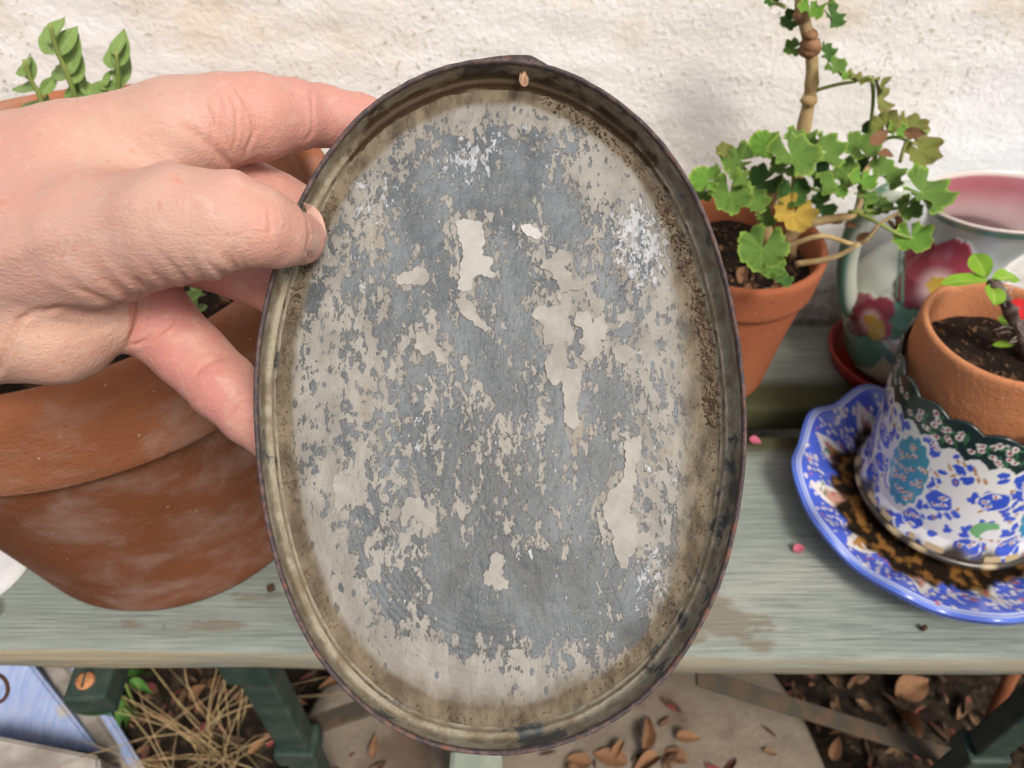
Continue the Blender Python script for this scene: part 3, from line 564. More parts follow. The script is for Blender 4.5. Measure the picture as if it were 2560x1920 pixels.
mesh('lining', jug_pt(TI, RI, ZI+.0002).reshape(-1, 3), grid_faces(nJ, len(inner), True), JUGM, jug, True, CI.reshape(-1, 3))
hy = JC.y-.004
hp = catmull([ony(2272, 478, hy), ony(2215, 486, hy), ony(2150, 545, hy), ony(2120, 640, hy), ony(2116, 715, hy), ony(2126, 765, hy), ony(2160, 800, hy)], 8)
V, F = tube(hp, [.0072]*len(hp), 14); Va = np.array(V); px_, _ = topx(Va)
hc = np.tile(np.array((.47, .53, .44)), (len(V), 1)); ring = np.arange(len(V)) % 14; 
cpx, _ = topx(np.array([p for p in hp])); hc[px_ < np.repeat(cpx, 14)-4] = GRN
mesh('handle', V, F, JUGM, jug, True, hc)
# ================================================================== plants
GL = [[leaf_mesh('geranium_blade', 'ger', 10*k+j, GER[k]) for j in range(2)] for k in range(5)]
gp = empty('geranium', (ger.location.x, ger.location.y, BT+.108), 'leggy geranium with ruffled green leaves against the wall', 'geranium')
GY = .453
# px, py, radius px, material, facing (right, up) tilt, spin degrees, y
LV = [(1925, 2, 22, 2, .3, .3, 120, .46), (1978, 52, 26, 2, -.5, .2, 200, .46), (2025, 26, 32, 1, .1, .4, 270, .445), (2078, 40, 34, 2, .5, .2, 330, .455), (2060, -18, 34, 0, .3, .5, 60, .45), (1975, -15, 34, 0, -.3, .5, 100, .46),
      (1985, 122, 24, 0, -.5, .3, 180, .462), (2064, 134, 27, 2, .6, .2, 20, .462), (2085, 168, 30, 0, .3, .3, 330, .45), (2100, 185, 22, 1, .5, .5, 10, .45), (2142, 203, 34, 3, .1, 1.4, 10, .45), (2196, 235, 44, 3, 1.0, .1, 280, .448),
      (1978, 388, 66, 0, .25, .35, 300, .405), (1914, 366, 40, 1, -.5, .3, 150, .425), (2000, 352, 40, 0, .1, .8, 80, .43), (2066, 380, 48, 0, .5, .3, 20, .42), (2040, 430, 44, 2, .4, .1, 290, .415), (1846, 402, 42, 0, -.4, .5, 160, .42), (1812, 378, 22, 3, -.4, .5, 140, .425),
      (1768, 452, 42, 1, -.5, .5, 160, .40), (1824, 486, 54, 0, .0, .25, 270, .395), (1842, 450, 30, 0, .3, .6, 40, .40), (1912, 452, 40, 2, -.1, .4, 200, .42), (1885, 503, 34, 0, .2, .2, 0, .40), (2062, 462, 32, 0, .3, .4, 20, .405), (1980, 482, 40, 2, 0, .1, 270, .41),
      (1985, 535, 48, 4, -.05, .15, 250, .40), (1910, 545, 28, 0, .3, .4, 320, .41), (1906, 622, 60, 0, -.2, .2, 250, .37), (1930, 668, 32, 0, -.1, .3, 280, .37), (1955, 700, 24, 2, .2, .5, 300, .375), (2056, 512, 34, 2, .2, .2, 200, .43),
      (2150, 372, 46, 0, .2, .4, 100, .44), (2140, 412, 28, 2, 0, .2, 270, .44), (2210, 434, 46, 0, .4, .3, 60, .43), (2118, 436, 36, 0, -.2, .4, 180, .43), (2155, 452, 34, 1, .1, .5, 270, .415), (2160, 490, 30, 0, .2, .6, 330, .41), (2200, 512, 28, 0, .3, .4, 290, .42), (2180, 522, 24, 1, .1, .4, 200, .42),
      (2212, 312, 34, 3, -.3, .2, 90, .45), (2240, 330, 28, 1, .2, .4, 60, .445), (2272, 325, 42, 3, .2, .3, 60, .452), (2296, 372, 50, 3, .3, -.1, 330, .455), (2170, 325, 20, 2, .2, .1, 200, .455), (2306, 482, 66, 0, .3, .5, 340, .41), (2270, 520, 34, 0, .0, .2, 250, .41), (2280, 596, 44, 1, -.2, .3, 280, .40), (1960, 420, 34, 0, -.3, .6, 190, .415), (1880, 470, 26, 2, 0, .3, 90, .43), (1760, 478, 30, 0, -.5, .2, 190, .405), (2090, 480, 26, 1, .2, .5, 40, .415)]
for i, (a, b, s, k, tx, tu, sp, y) in enumerate(LV):
    p = ony(a, b, y); d = depth(p); n = (-FWD+RIGHT*tx+UP*tu); an = math.radians(sp)
    put_leaf(GL[k][i % 2], gp, p, n, RIGHT*math.cos(an)+UP*math.sin(an), s*1.08*d/FPX)
def pxpath(pts, k=6): return catmull([ony(*p) for p in pts], k)
def stem(pts, r0, r1, par, mat, name='stem', k=6, n=9, lump=0):
    P = pxpath(pts, k); r = [r0+(r1-r0)*i/(len(P)-1)+(lump*math.exp(-((i % 9)-4)**2/2) if lump else 0) for i in range(len(P))]
    return mesh(name, *tube(P, r, n), mat, par)
stem([(1975, 640, .452), (1990, 480, .452), (2008, 330, .455), (2024, 245, .457), (2030, 190, .457), (2026, 118, .457), (2012, 60, .457), (2002, 5, .457), (1998, -60, .457)], .0042, .0033, gp, STEM, lump=.0007)
for a, b, r in ((2026, 112, .0062), (2022, 250, .0053), (2019, 128, .0055), (2035, 118, .0052), (2005, 40, .0052), (2024, 85, .0048)):
    p = ony(a, b, .4555); V, F = lathe([(.0001, -r*.8), (r*.7, -r*.55), (r, 0), (r*.75, r*.5), (.0001, r*.8)], 10, p); V = [(v[0]+.0012*fbm((v[0]*300, v[1]*300, v[2]*300), 2), v[1], v[2]+.0012*fbm((v[0]*250, v[2]*300, 3), 2)) for v in V]; mesh('node', V, F, DRYLEAF if b < 130 else STEM, gp)
stem([(1940, 650, .44), (1905, 540, .44), (1930, 490, .43), (1950, 450, .425)], .0048, .004, gp, STEM)
stem([(1965, 600, .43), (2020, 560, .425), (2090, 545, .42), (2140, 530, .42), (2160, 440, .425), (2185, 400, .44)], .0034, .0016, gp, STEM)
stem([(1950, 625, .42), (2050, 590, .41), (2130, 610, .41), (2165, 600, .405), (2200, 560, .405), (2250, 530, .405)], .0018, .0010, gp, STEM)
stem([(1990, 660, .42), (2080, 645, .41), (2150, 610, .405)], .0022, .0014, gp, STEM)
for pts in ([(2040, 226, .455), (2090, 212, .452), (2142, 203, .45)], [(2150, 204, .45), (2176, 194, .447), (2183, 240, .447), (2178, 300, .448), (2172, 352, .45)], [(2150, 450, .43), (2080, 480, .425), (2020, 470, .42)], [(2140, 530, .42), (2200, 560, .405), (2245, 585, .4), (2280, 596, .4)],
            [(2120, 530, .42), (2210, 524, .415), (2260, 515, .41), (2306, 482, .41)], [(1925, 480, .43), (1870, 470, .42), (1824, 486, .4)], [(1925, 470, .43), (1870, 430, .43), (1846, 402, .422)], [(1980, 480, .44), (1985, 440, .42), (1978, 388, .408)], [(2150, 420, .44), (2220, 345, .45), (2290, 360, .455)],
            [(1965, 18, .457), (1925, 2, .46)], [(2250, 405, .44), (2270, 350, .44), (2325, 326, .44)]):
    stem(pts, .0013, .0010, gp, STEMG, 'petiole', 5, 6)
for a, b, s in ((2205, 362, 30), (2220, 388, 26), (2262, 540, 30), (2240, 552, 24), (2162, 600, 22), (2285, 330, 26), (2090, 548, 18), (1870, 475, 20), (2128, 560, 18), (1902, 560, 18)):
    p = ony(a, b, .425); d = depth(p); put_leaf(DL[(a+b) % 3], gp, p-RIGHT*s*d/FPX, (-FWD+RIGHT*random.uniform(-.8, .8)+UP*random.uniform(-.5, .8)), RIGHT+UP*random.uniform(-1, 1), s*2*d/FPX, 'withered_leaf')
for k in range(26):                # dead bits on the pot's soil
    a = random.uniform(0, 6.28); r = random.uniform(.01, .045); put_leaf(DL[k % 3], gp, (ger.location.x+r*math.cos(a), ger.location.y+r*math.sin(a), BT+.112+random.random()*.006), (random.uniform(-.8, .8), random.uniform(-.8, .8), 1), (random.uniform(-1, 1), random.uniform(-1, 1), .3), random.uniform(.008, .018), 'withered_leaf')
# sprig plant in the big pot
sp = empty('herb_plant', (-.27, .40, BT+.19), 'young upright herb with paired oval leaves in the large pot', 'plant'); SL = [leaf_mesh('herb_leaf', (.9, .23, .45, .08), k, SPRIG) for k in range(3)]
def sprig(pts, leaves, y):
    stem([(a, b, y) for a, b in pts], .0016, .001, sp, STEMG, 'stem', 5, 6)
    for a, b, L, ang, tx, tu in leaves:
        p = ony(a, b, y); d = depth(p); an = math.radians(ang); put_leaf(SL[int(a+b) % 3], sp, p, -FWD+RIGHT*tx+UP*tu, RIGHT*math.cos(an)+UP*math.sin(an), L*1.55*d/FPX)
YS = .385
sprig([(235, 420), (190, 250), (165, 180), (140, 120), (125, 60)], [(132, 138, 75, 125, -.4, .2), (140, 140, 72, 62, .6, .2), (125, 110, 74, 88, .0, .5), (168, 190, 80, 80, .3, .1), (172, 200, 82, 140, -.5, .4), (185, 210, 62, 78, .7, .2), (200, 262, 78, 100, .0, .3), (215, 265, 74, 62, .5, .4), (172, 262, 55, 92, -.5, .3), (185, 268, 45, 130, -.5, .3), (235, 250, 60, 118, .2, .6)], YS)
sprig([(300, 420), (295, 260), (296, 190), (290, 130)], [(292, 172, 78, 125, -.5, .3), (294, 170, 76, 82, .5, .2), (290, 140, 58, 92, 0, .6), (292, 218, 66, 70, .6, .2), (290, 222, 62, 152, -.3, .6), (300, 225, 50, 96, .2, .2), (262, 215, 36, 80, 0, .3)], YS+.012)
sprig([(120, 420), (105, 260), (80, 205), (60, 150)], [(68, 195, 56, 108, -.4, .3), (66, 190, 45, 140, -.4, .4), (78, 205, 52, 95, .3, .3), (85, 228, 68, 150, -.3, .7), (103, 238, 50, 58, .7, .2), (112, 268, 60, 155, -.2, .8), (118, 268, 28, 100, .1, .3)], YS-.004)
for a, b, L, ang in ((452, 742, 60, 20), (470, 760, 55, 60), (505, 735, 52, 150), (520, 765, 50, 200), (490, 750, 46, 260)):
    p = onz(a, b, BT+.205); d = depth(p); put_leaf(SL[0], sp, p, -FWD+RIGHT*random.uniform(-.4, .4)+UP*random.uniform(0, .6), RIGHT*math.cos(math.radians(ang))+UP*math.sin(math.radians(ang)), L*d/FPX)
# thorny succulent
th_ = empty('thorny_succulent', (PR[0]+.02, PR[1], BT+.11), 'thorny stemmed succulent with bright green leaves and a red flower', 'plant'); ELf = leaf_mesh('succulent_leaf', (1.25, .26, .35, .1), 2, EUPH); EL2 = leaf_mesh('succulent_leaf', (1.3, .44, .3, .1), 3, EUPH)
TY = .352
stem([(2600, 950, TY), (2560, 850, TY), (2535, 790, TY), (2505, 740, TY), (2480, 706, TY)], .0052, .0032, th_, THORN, lump=.0008)
for a, b, L, ang, me_, tx, tu in ((2470, 700, 105, 176, ELf, -.1, .9), (2468, 695, 72, 110, EL2, -.4, .3), (2480, 698, 105, 24, ELf, .3, .8), (2478, 712, 70, 255, EL2, .2, .9), (2512, 745, 40, 60, ELf, .5, .4), (2545, 830, 58, 130, ELf, -.5, .3), (2535, 862, 45, 170, ELf, -.2, .6)):
    p = ony(a, b, TY); d = depth(p); an = math.radians(ang); put_leaf(me_, th_, p, -FWD+RIGHT*tx+UP*tu, RIGHT*math.cos(an)+UP*math.sin(an), L*1.05*d/FPX)
for k in range(34):
    t = random.random(); a, b = 2482+t*110, 706+t*200+random.gauss(0, 6); p = ony(a, b, TY); v = (RIGHT*random.uniform(-1, 1)+UP*random.uniform(-.6, .8)-FWD*random.uniform(-.4, .8)).normalized(); mesh('spine', *tube([p, p+v*random.uniform(.008, .014)], [.0005, .0001], 5), SPINE, th_)
for k in range(3):
    p = ony(2562, 765+6*k, TY-.01); d = depth(p); put_leaf(EL2, th_, p, -FWD+UP*.4, RIGHT*math.cos(2.6+k*1.7)+UP*math.sin(2.6+k*1.7), 34*d/FPX, 'petal').data = EL2 if False else leaf_mesh('petal', (1.0, .5, .3, .1), 9+k, REDP)
# ================================================================== tin tray
TN = (-FWD+RIGHT*math.tan(math.radians(5))+UP*math.tan(math.radians(7))).normalized()
TU = (UP-TN*UP.dot(TN)).normalized(); TR = TU.cross(TN).normalized(); TO = at(1254, 1020, .222)
def tray_local(px, py, t=0.0):     # pixel -> tray plane coordinates (metres) at depth t below the rim plane
    d = (at(px, py, 1)-CAM); k = (TO-TN*t-CAM).dot(TN)/d.dot(TN); p = CAM+d*k-(TO-TN*t); return (p.dot(TR), p.dot(TU))
def tw(x, y, t): return TO+TR*x+TU*y-TN*t
OUT = [(1000, 130), (920, 154), (850, 190), (790, 232), (740, 285), (690, 352), (650, 425), (617, 500), (590, 580), (570, 655), (555, 745), (548, 850), (552, 955), (562, 1060), (580, 1160), (605, 1250), (640, 1340), (690, 1430), (750, 1500), (820, 1560), (905, 1606), (1000, 1629), (1090, 1634), (1200, 1616), (1300, 1576), (1380, 1524), (1450, 1455), (1508, 1370), (1550, 1285), (1580, 1190), (1600, 1090), (1612, 990), (1613, 900), (1606, 800), (1590, 690), (1565, 580), (1530, 472), (1480, 372), (1420, 290), (1350, 225), (1270, 172), (1190, 139), (1095, 124)]
OL = np.array([tray_local(x*1.1573, y*1.1573) for x, y in OUT]); C0 = OL.mean(0)
angs = np.arctan2(OL[:, 1]-C0[1], OL[:, 0]-C0[0]); rad_ = np.hypot(*(OL-C0).T); od = np.argsort(angs)
NA = 480; ta = np.linspace(-PI, PI, NA, endpoint=False); aa = np.concatenate([angs[od]-2*PI, angs[od], angs[od]+2*PI]); r_ = np.interp(ta, aa, np.tile(rad_[od], 3))
for _ in range(26): r_ = (np.roll(r_, 1)+2*r_+np.roll(r_, -1))/4
def r_at(a): return np.interp(a, np.concatenate([ta, [PI]]), np.concatenate([r_, r_[:1]]))
dr = (np.roll(r_, -1)-np.roll(r_, 1))/(2*(ta[1]-ta[0])); slope = np.sqrt(1+(dr/r_)**2)
def ring_pts(s, t, wob=0):         # loop inset by s (metres) at depth t
    r = r_-s*slope; return [tw(C0[0]+r[i]*math.cos(ta[i]), C0[1]+r[i]*math.sin(ta[i]), t+(wob[i] if hasattr(wob, '__len__') else 0)) for i in range(NA)]
def loft(prof, close=False):
    V = []; n = len(prof); L = [ring_pts(s, t) for s, t in prof]
    for i in range(NA): V += [L[j][i] for j in range(n)]
    F = grid_faces(NA, n, True)
    if close: F += [(i*n+n-1, ((i+1) % NA)*n+n-1, ((i+1) % NA)*n, i*n) for i in range(NA)]
    return V, F
tray = empty('tin_tray', TO-TN*.016, 'oval tin tray with peeling grey paint and a rusty rim, held upright', 'tray')
mm = .001
rimp = [(s*mm, t*mm) for s, t in ((0.1, 1.6), (-.15, .9), (0, .25), (.5, -.05), (1.0, .2), (1.25, .8), (1.2, 1.6), (.7, 1.9))]
V, F = loft(rimp, True); V = np.array(V)
for i in range(len(V)):
    V[i] += np.array(TN)*.0003*fbm(V[i]*220, 3)
vy = np.array([(Vector(v)-TO).dot(TU) for v in V]); vx = np.array([(Vector(v)-TO).dot(TR) for v in V])
mesh('rim', V, F, RIM, tray, True, None, {'rust': np.clip(.25+smooth01(.02, -.08, vy)+.35*smooth01(.03, .06, vx), 0, 1)})
wp_ = [(.9, 1.2), (1.0, 3), (1.1, 6), (1.2, 8), (1.5, 9.1), (2.0, 9.6), (2.5, 9.2), (2.9, 9.4), (3.1, 10.4), (3.4, 11.5), (3.9, 12.0)]
wp_ = [(s*mm, t*mm) for s, t in densify(wp_, .6)]; V, F = loft(wp_); V = np.array(V); n = len(wp_)
sv = np.tile([t for s, t in wp_], NA); wall_dirt_shade = np.exp(-((sv-.0107)/.0013)**2)*.75+np.exp(-((sv-.0082)/.0016)**2)*.35-.2
vy = (V-np.array(TO))@np.array(TU); vx = (V-np.array(TO))@np.array(TR); wall_dirt_shade += smooth01(.06, .095, vy)*.75  # top of the wall darker: shade under the lip put into the colour
for i in range(len(V)): V[i] += np.array(TN)*.00045*fbm(V[i]*120, 4)
mesh('side_wall', V, [f[::-1] for f in F], TWALL, tray, True, None, {'dirt_shade': wall_dirt_shade})
V, F = loft([(s*mm, t*mm) for s, t in ((.3, 1.5), (.35, 5), (.4, 9.5), (.9, 12.3), (2.5, 13.3), (6, 13.7))]); V2, F2 = np.array(V), F
# floor
def floor_t(s):                    # depth of the floor at inset s (metres)
    s = np.asarray(s)*1000; return np.interp(s, [3.6, 5, 7, 10, 14, 24, 40, 70], [12.0, 12.35, 12.2, 11.7, 11.2, 10.9, 10.7, 10.6])*mm
sq = np.concatenate([np.linspace(.0036, .020, 44), np.linspace(.0204, .034, 34), []]); qn = np.linspace(0, 1, 100)[1:]
V = []; PV = []; nfl = len(sq)+len(qn); INS = np.zeros((NA, nfl))
for i in range(NA):
    rs = r_[i]-sq*slope[i]; r34 = rs[-1]; rr_ = np.concatenate([rs, r34*(1-qn*.995)]); ins = (r_[i]-rr_)/slope[i]; INS[i] = ins
    V.append(np.stack([C0[0]+rr_*math.cos(ta[i]), C0[1]+rr_*math.sin(ta[i]), floor_t(ins)], -1))
LC = np.concatenate(V); insf = INS.ravel()
rid = np.exp(-((insf-.022)/.011)**2)*smooth01(.02, -.06, LC[:, 1]); LC[:, 2] += .00005*np.sin(insf*2*PI/.0019+3*np.sin(LC[:, 0]*60))*rid*smooth01(.03, -.03, LC[:, 0])
LC[:, 2] += [.00035*fbm((p[0]*60, p[1]*60, 0), 3)+.0001*fbm((p[0]*400, p[1]*400, 3), 2) for p in LC]
W = np.array(TO)+LC[:, :1]*np.array(TR)+LC[:, 1:2]*np.array(TU)-LC[:, 2:]*np.array(TN); FX, FY = topx(W)
bias = np.full(len(W), .20); white_ = np.full(len(W), .10)
for x, y, rx, ry, wt in ((840, 800, 150, 420, .32), (800, 1200, 150, 300, .32), (930, 1000, 140, 260, .28), (1600, 620, 150, 330, .44), (1560, 420, 120, 140, .5), (1660, 1100, 90, 330, .48), (1400, 800, 110, 190, .30), (1240, 270, 250, 60, .6), (900, 420, 130, 150, .25), (1250, 1700, 420, 95, .75), (900, 1500, 190, 170, .55), (1000, 1660, 200, 100, .5),
                       (1180, 420, 120, 100, .12), (1100, 1280, 120, 100, .2), (1240, 1280, 130, 90, .22), (1180, 1080, 90, 110, .28), (1270, 1120, 80, 120, .22), (1080, 760, 150, 100, -.12), (1240, 480, 130, 70, -.35), (1450, 960, 90, 160, -.32), (1120, 1420, 170, 110, -.35), (1330, 1500, 260, 100, -.5), (1500, 1350, 90, 110, -.2), (1590, 1560, 90, 60, -.5), (740, 760, 60, 90, -.75), (760, 1150, 60, 80, -.2), (1330, 680, 90, 60, -.3), (1430, 640, 60, 80, -.1), (1160, 1560, 60, 90, -.3), (820, 360, 60, 60, -.2)):
    bias += .8*wt*np.exp(-(((FX-x)/rx)**2+((FY-y)/ry)**2)**1.5)
# loose flakes of paint: outlines from the photograph, each a thin curved sheet on the floor
def zp(x0, y0, k, pts): return [(x0+a/k, y0+b/k) for a, b in pts]
FL = [zp(600, 560, 3.456, [(1870, 0), (1880, -35), (1950, -30), (2060, -40), (2090, 0), (2120, 130), (2090, 270), (2190, 300), (2150, 400), (2200, 440), (2180, 475), (2060, 440), (2000, 480), (2010, 560), (1920, 590), (1880, 570), (1890, 420), (1920, 330), (1920, 200), (1890, 120)]),
      zp(600, 560, 3.456, [(1900, 610), (1930, 640), (2040, 720), (2050, 800), (2160, 900), (2120, 930), (2000, 850), (1900, 780), (1870, 690)]),
      zp(600, 560, 3.456, [(1355, 450), (1430, 420), (1490, 410), (1540, 360), (1650, 430), (1630, 490), (1560, 540), (1480, 520), (1400, 530), (1350, 500)]),
      zp(600, 560, 3.456, [(1520, 940), (1600, 920), (1650, 980), (1690, 1040), (1790, 1130), (1780, 1200), (1700, 1190), (1680, 1110), (1580, 1140), (1510, 1060)]),
      zp(1240, 560, 3.456, [(205, 15), (290, 0), (385, 70), (390, 110), (340, 145), (290, 130), (230, 80)]),
      zp(1240, 560, 3.456, [(545, 225), (640, 235), (640, 330), (590, 390), (660, 440), (670, 500), (780, 500), (760, 560), (700, 580), (650, 570), (570, 600), (550, 670), (515, 640), (555, 560), (480, 440), (380, 370), (400, 310), (470, 290)]),
      zp(1240, 560, 3.456, [(300, 800), (360, 710), (430, 720), (560, 720), (640, 760), (610, 850), (600, 1000), (590, 1040), (620, 1220), (600, 1240), (740, 1270), (720, 1480), (690, 1560), (710, 1690), (715, 1740), (660, 1780), (580, 1720), (570, 1659), (580, 1500), (560, 1350), (500, 1400), (430, 1320), (420, 1210), (490, 1040), (410, 1050), (410, 960), (380, 860)]),
      zp(1240, 560, 3.456, [(690, 760), (820, 780), (830, 850), (940, 760), (950, 900), (940, 1010), (900, 1000), (920, 1110), (860, 1150), (800, 1200), (720, 1160), (750, 1080), (710, 1010), (760, 930), (690, 880)]),
      zp(1240, 560, 3.456, [(990, 1060), (1130, 1040), (1190, 1090), (1280, 1110), (1200, 1140), (1110, 1215), (1040, 1180)]),
      zp(1240, 1000, 3.456, [(1050, 290), (1130, 270), (1160, 330), (1265, 310), (1240, 520), (1210, 560), (1215, 660), (1170, 870), (1160, 970), (1210, 1010), (1220, 1150), (1320, 1140), (1330, 1230), (1200, 1280), (1140, 1380), (1130, 1440), (1085, 1455), (1050, 1390), (1010, 1280), (1010, 1150), (940, 1060), (910, 940), (990, 780), (1060, 720), (1110, 620), (1110, 330)]),
      zp(1240, 1000, 3.456, [(865, 980), (900, 970), (930, 1100), (955, 1130), (920, 1250), (895, 1150)]),
      zp(700, 1400, 2.765, [(1400, 100), (1450, 60), (1460, -30), (1490, -80), (1540, -30), (1550, 40), (1530, 110), (1585, 150), (1580, 200), (1510, 210), (1460, 180), (1400, 160)]),
      zp(600, 1000, 3.456, [(800, 690), (860, 620), (960, 690), (980, 850), (920, 900), (840, 1000), (820, 900)]),
      zp(600, 1000, 3.456, [(1380, 940), (1440, 860), (1560, 830), (1600, 930), (1700, 1010), (1690, 1120), (1600, 1080), (1490, 1000), (1420, 1090), (1400, 1050)])]
for poly in FL:
    q = np.array(catmull(poly, 3)); dm = np.full(len(W), 1e9)
    for x, y in q[::2]: dm = np.minimum(dm, np.hypot(FX-x, FY-y))
    bias += .30*np.exp(-(dm/26)**2)
bias += .42*smooth01(.026, .008, insf)
for x, y, rx, ry, wt in ((1170, 405, 90, 60, .55), (950, 470, 90, 70, .35), (1610, 630, 90, 120, .62), (1560, 540, 60, 60, .3), (1290, 330, 170, 60, .28), (880, 620, 120, 160, .28), (1660, 1200, 70, 200, .3), (1620, 1450, 60, 90, .45), (1090, 1070, 150, 200, .14), (1290, 590, 60, 90, .3), (1000, 1150, 200, 200, .08), (1330, 1370, 90, 50, .3)):
    white_ += .85*wt*np.exp(-(((FX-x)/rx)**2+((FY-y)/ry)**2)**1.5)
dark_metal = np.zeros(len(W))
for x, y, rx, ry, wt in ((1230, 1480, 300, 170, .9), (1180, 1180, 200, 190, .7), (740, 800, 90, 200, .8), (1560, 1600, 130, 80, .9), (1300, 520, 120, 60, .4), (760, 1100, 80, 150, .5)): dark_metal = np.maximum(dark_metal, wt*np.exp(-(((FX-x)/rx)**2+((FY-y)/ry)**2)**1.5))  # patina low in the middle, further dark patches at the edges and below the thumb
dirtf = 1.15*smooth01(.0105, .004, insf)+.5*smooth01(.022, .008, insf)+.55*smooth01(1560, 1760, FX)*smooth01(.03, .012, insf)+.35*smooth01(1500, 1800, FY)*smooth01(.05, .02, insf)-.15
F = grid_faces(NA, nfl, True); c_i = len(W); W = np.concatenate([W, [np.array(tw(C0[0], C0[1], floor_t(.07)))]]); F += [(i*nfl+nfl-1, ((i+1) % NA)*nfl+nfl-1, c_i) for i in range(NA)]
ext = lambda a: np.append(a, a.mean())
base = mesh('base', W, [f[::-1] for f in F], TIN, tray, True, None, {'tx': np.append(LC[:, 0], C0[0]), 'ty': np.append(LC[:, 1]*.52, C0[1]*.52), 'dark_metal': ext(dark_metal), 'paint': ext(bias), 'white': ext(white_), 'dirt_shade': ext(dirtf)})
n = 6; cen = len(V2); V2 = np.concatenate([V2, [np.array(tw(C0[0], C0[1], .0134))]]); F2 = F2+[(i*n+n-1, ((i+1) % NA)*n+n-1, cen) for i in range(NA)]
mesh('outer_shell', V2, F2, RIM, tray, True, None, {'rust': np.full(len(V2), .4)})
# lapped strip at the top of the rim
ia = [i for i in range(NA) if 1135 < topx(np.array([tw(C0[0]+r_[i]*math.cos(ta[i]), C0[1]+r_[i]*math.sin(ta[i]), 0)]))[0][0] < 1400 and ta[i] > 0]
V = []; 
for k, i in enumerate(ia):
    e = min(1, k/6, (len(ia)-1-k)/16); 
    for s, t in ((.3, 3.6), (-2.6*e-.05, 3.4), (-2.9*e-.05, 2.4), (-2.7*e-.05, 1.9), (.3, 1.7)):
        r = r_[i]-s*mm*slope[i]; V.append(tw(C0[0]+r*math.cos(ta[i]), C0[1]+r*math.sin(ta[i]), t*mm))
mesh('lapped_strip', V, grid_faces(len(ia), 5), RIM, tray, True, None, {'rust': np.full(len(V), .8)})
WHT = {4: .7, 0: .35}
for fi, poly in enumerate(FL):
    P = [np.array(tray_local(a, b, .0108)) for a, b in poly]; B = []
    for a, b in zip(P, P[1:]+P[:1]):
        k = max(1, int(np.hypot(*(b-a))/.0006)); nn = np.array((-(b-a)[1], (b-a)[0])); nn = nn/(np.hypot(*nn)+1e-9)
        B += [a+(b-a)*t/k+nn*.0009*fbm((*(a+(b-a)*t/k)*650, fi), 4) for t in range(k)]
    lo = np.min(B, 0); hi = np.max(B, 0); nb = len(B)
    pts = [Vector(b) for b in B]+[Vector((x, y)) for x in np.arange(lo[0], hi[0], .0016) for y in np.arange(lo[1], hi[1], .0016)]
    vs, _, fs, *_ = delaunay_2d_cdt(pts, [], [list(range(nb))], 1, 1e-6)
    Bn = np.array(B); V = []; vv_ = []
    for v in vs:
        x, y = v; a = math.atan2(y-C0[1], x-C0[0]); ii = int((a+PI)/(2*PI)*NA) % NA; ins = (r_at(a)-math.hypot(x-C0[0], y-C0[1]))/slope[ii]
        t = float(floor_t(ins))+.00035*fbm((x*60, y*60, 0), 3)+.0001*fbm((x*400, y*400, 3), 2); ed = np.min(np.hypot(Bn[:, 0]-x, Bn[:, 1]-y))
        V.append((x, y, t-.00032-.00022*math.exp(-ed/.0012)*(.5+fbm((x*250, y*250, fi), 2)))); vv_.append(WHT.get(fi, .05))
    nv_ = len(V); top = [tuple(tw(*v)) for v in V]; bot = [tuple(tw(v[0], v[1], v[2]+.00026)) for v in V]
    from collections import Counter
    ec = Counter(); F = []
    for f in fs:
        f = list(f); F.append(tuple(f)); F.append(tuple(i+nv_ for i in f[::-1]))
        for a, b in zip(f, f[1:]+f[:1]): ec[(a, b)] += 1
    F += [(b, a, a+nv_, b+nv_) for (a, b) in ec if (b, a) not in ec]
    mesh('paint_flake', top+bot, F, FLAKE, tray, False, None, {'white': vv_+vv_})
# crumbly dirt lying in the groove along the right side, lesser at the left
ch = []
def crumbs(n, a0, a1, s0, s1, big_, sm):
    for k in range(n):
        a = math.radians(random.uniform(a0, a1)); i = int((a+PI)/(2*PI)*NA) % NA; s = random.gauss((s0+s1)/2, (s1-s0)/3)*mm; r = r_[i]-s*slope[i]; t = float(floor_t(max(s, .0037)))
        c = tw(C0[0]+r*math.cos(a), C0[1]+r*math.sin(a), t-.0003); z = random.uniform(sm, big_)*mm
        V, F = box(c, (z, z*random.uniform(.6, 1), z*random.uniform(.5, 1)), Matrix.Rotation(random.uniform(0, 6), 3, (random.random(), random.random(), 1)), z*.25, 1); ch.append((V, F))
crumbs(560, -8, 50, 4, 8, 1.5, .4); crumbs(150, 50, 80, 4, 7.5, 1.0, .3); crumbs(150, 128, 160, 4, 7.5, 1.1, .3); crumbs(50, -60, -10, 4, 7, .8, .3); crumbs(90, 165, 300, 4, 7, .7, .25)
tag(mesh('dirt_crust', *join(ch), CRUST, tray, False), kind='stuff')
# dried husk caught under the top edge
hu = empty('dried_husk', TO, 'tiny pale dried husk stuck at the top inside of the tray', 'husk'); HM = leaf_mesh('husk_blade', (.8, .17, .8, .1), 2, simple('husk', (.55, .33, .20), (.66, .44, .30), 300, .8, .0002))
hx0 = tray_local(1308, 200, .006)[0]; hy0 = C0[1]+float(r_at(PI/2-.03))-.0072; hbw = tw(hx0, hy0, .0035); hu.location = hbw; hd = (tw(hx0-.0006, hy0+.0002, .0015)-hbw).normalized()
for an, L in ((-.28, .0060), (.02, .0066), (.45, .0046)): put_leaf(HM, hu, hbw, -FWD+RIGHT*an+UP*.2, UP+RIGHT*an, L, 'blade')
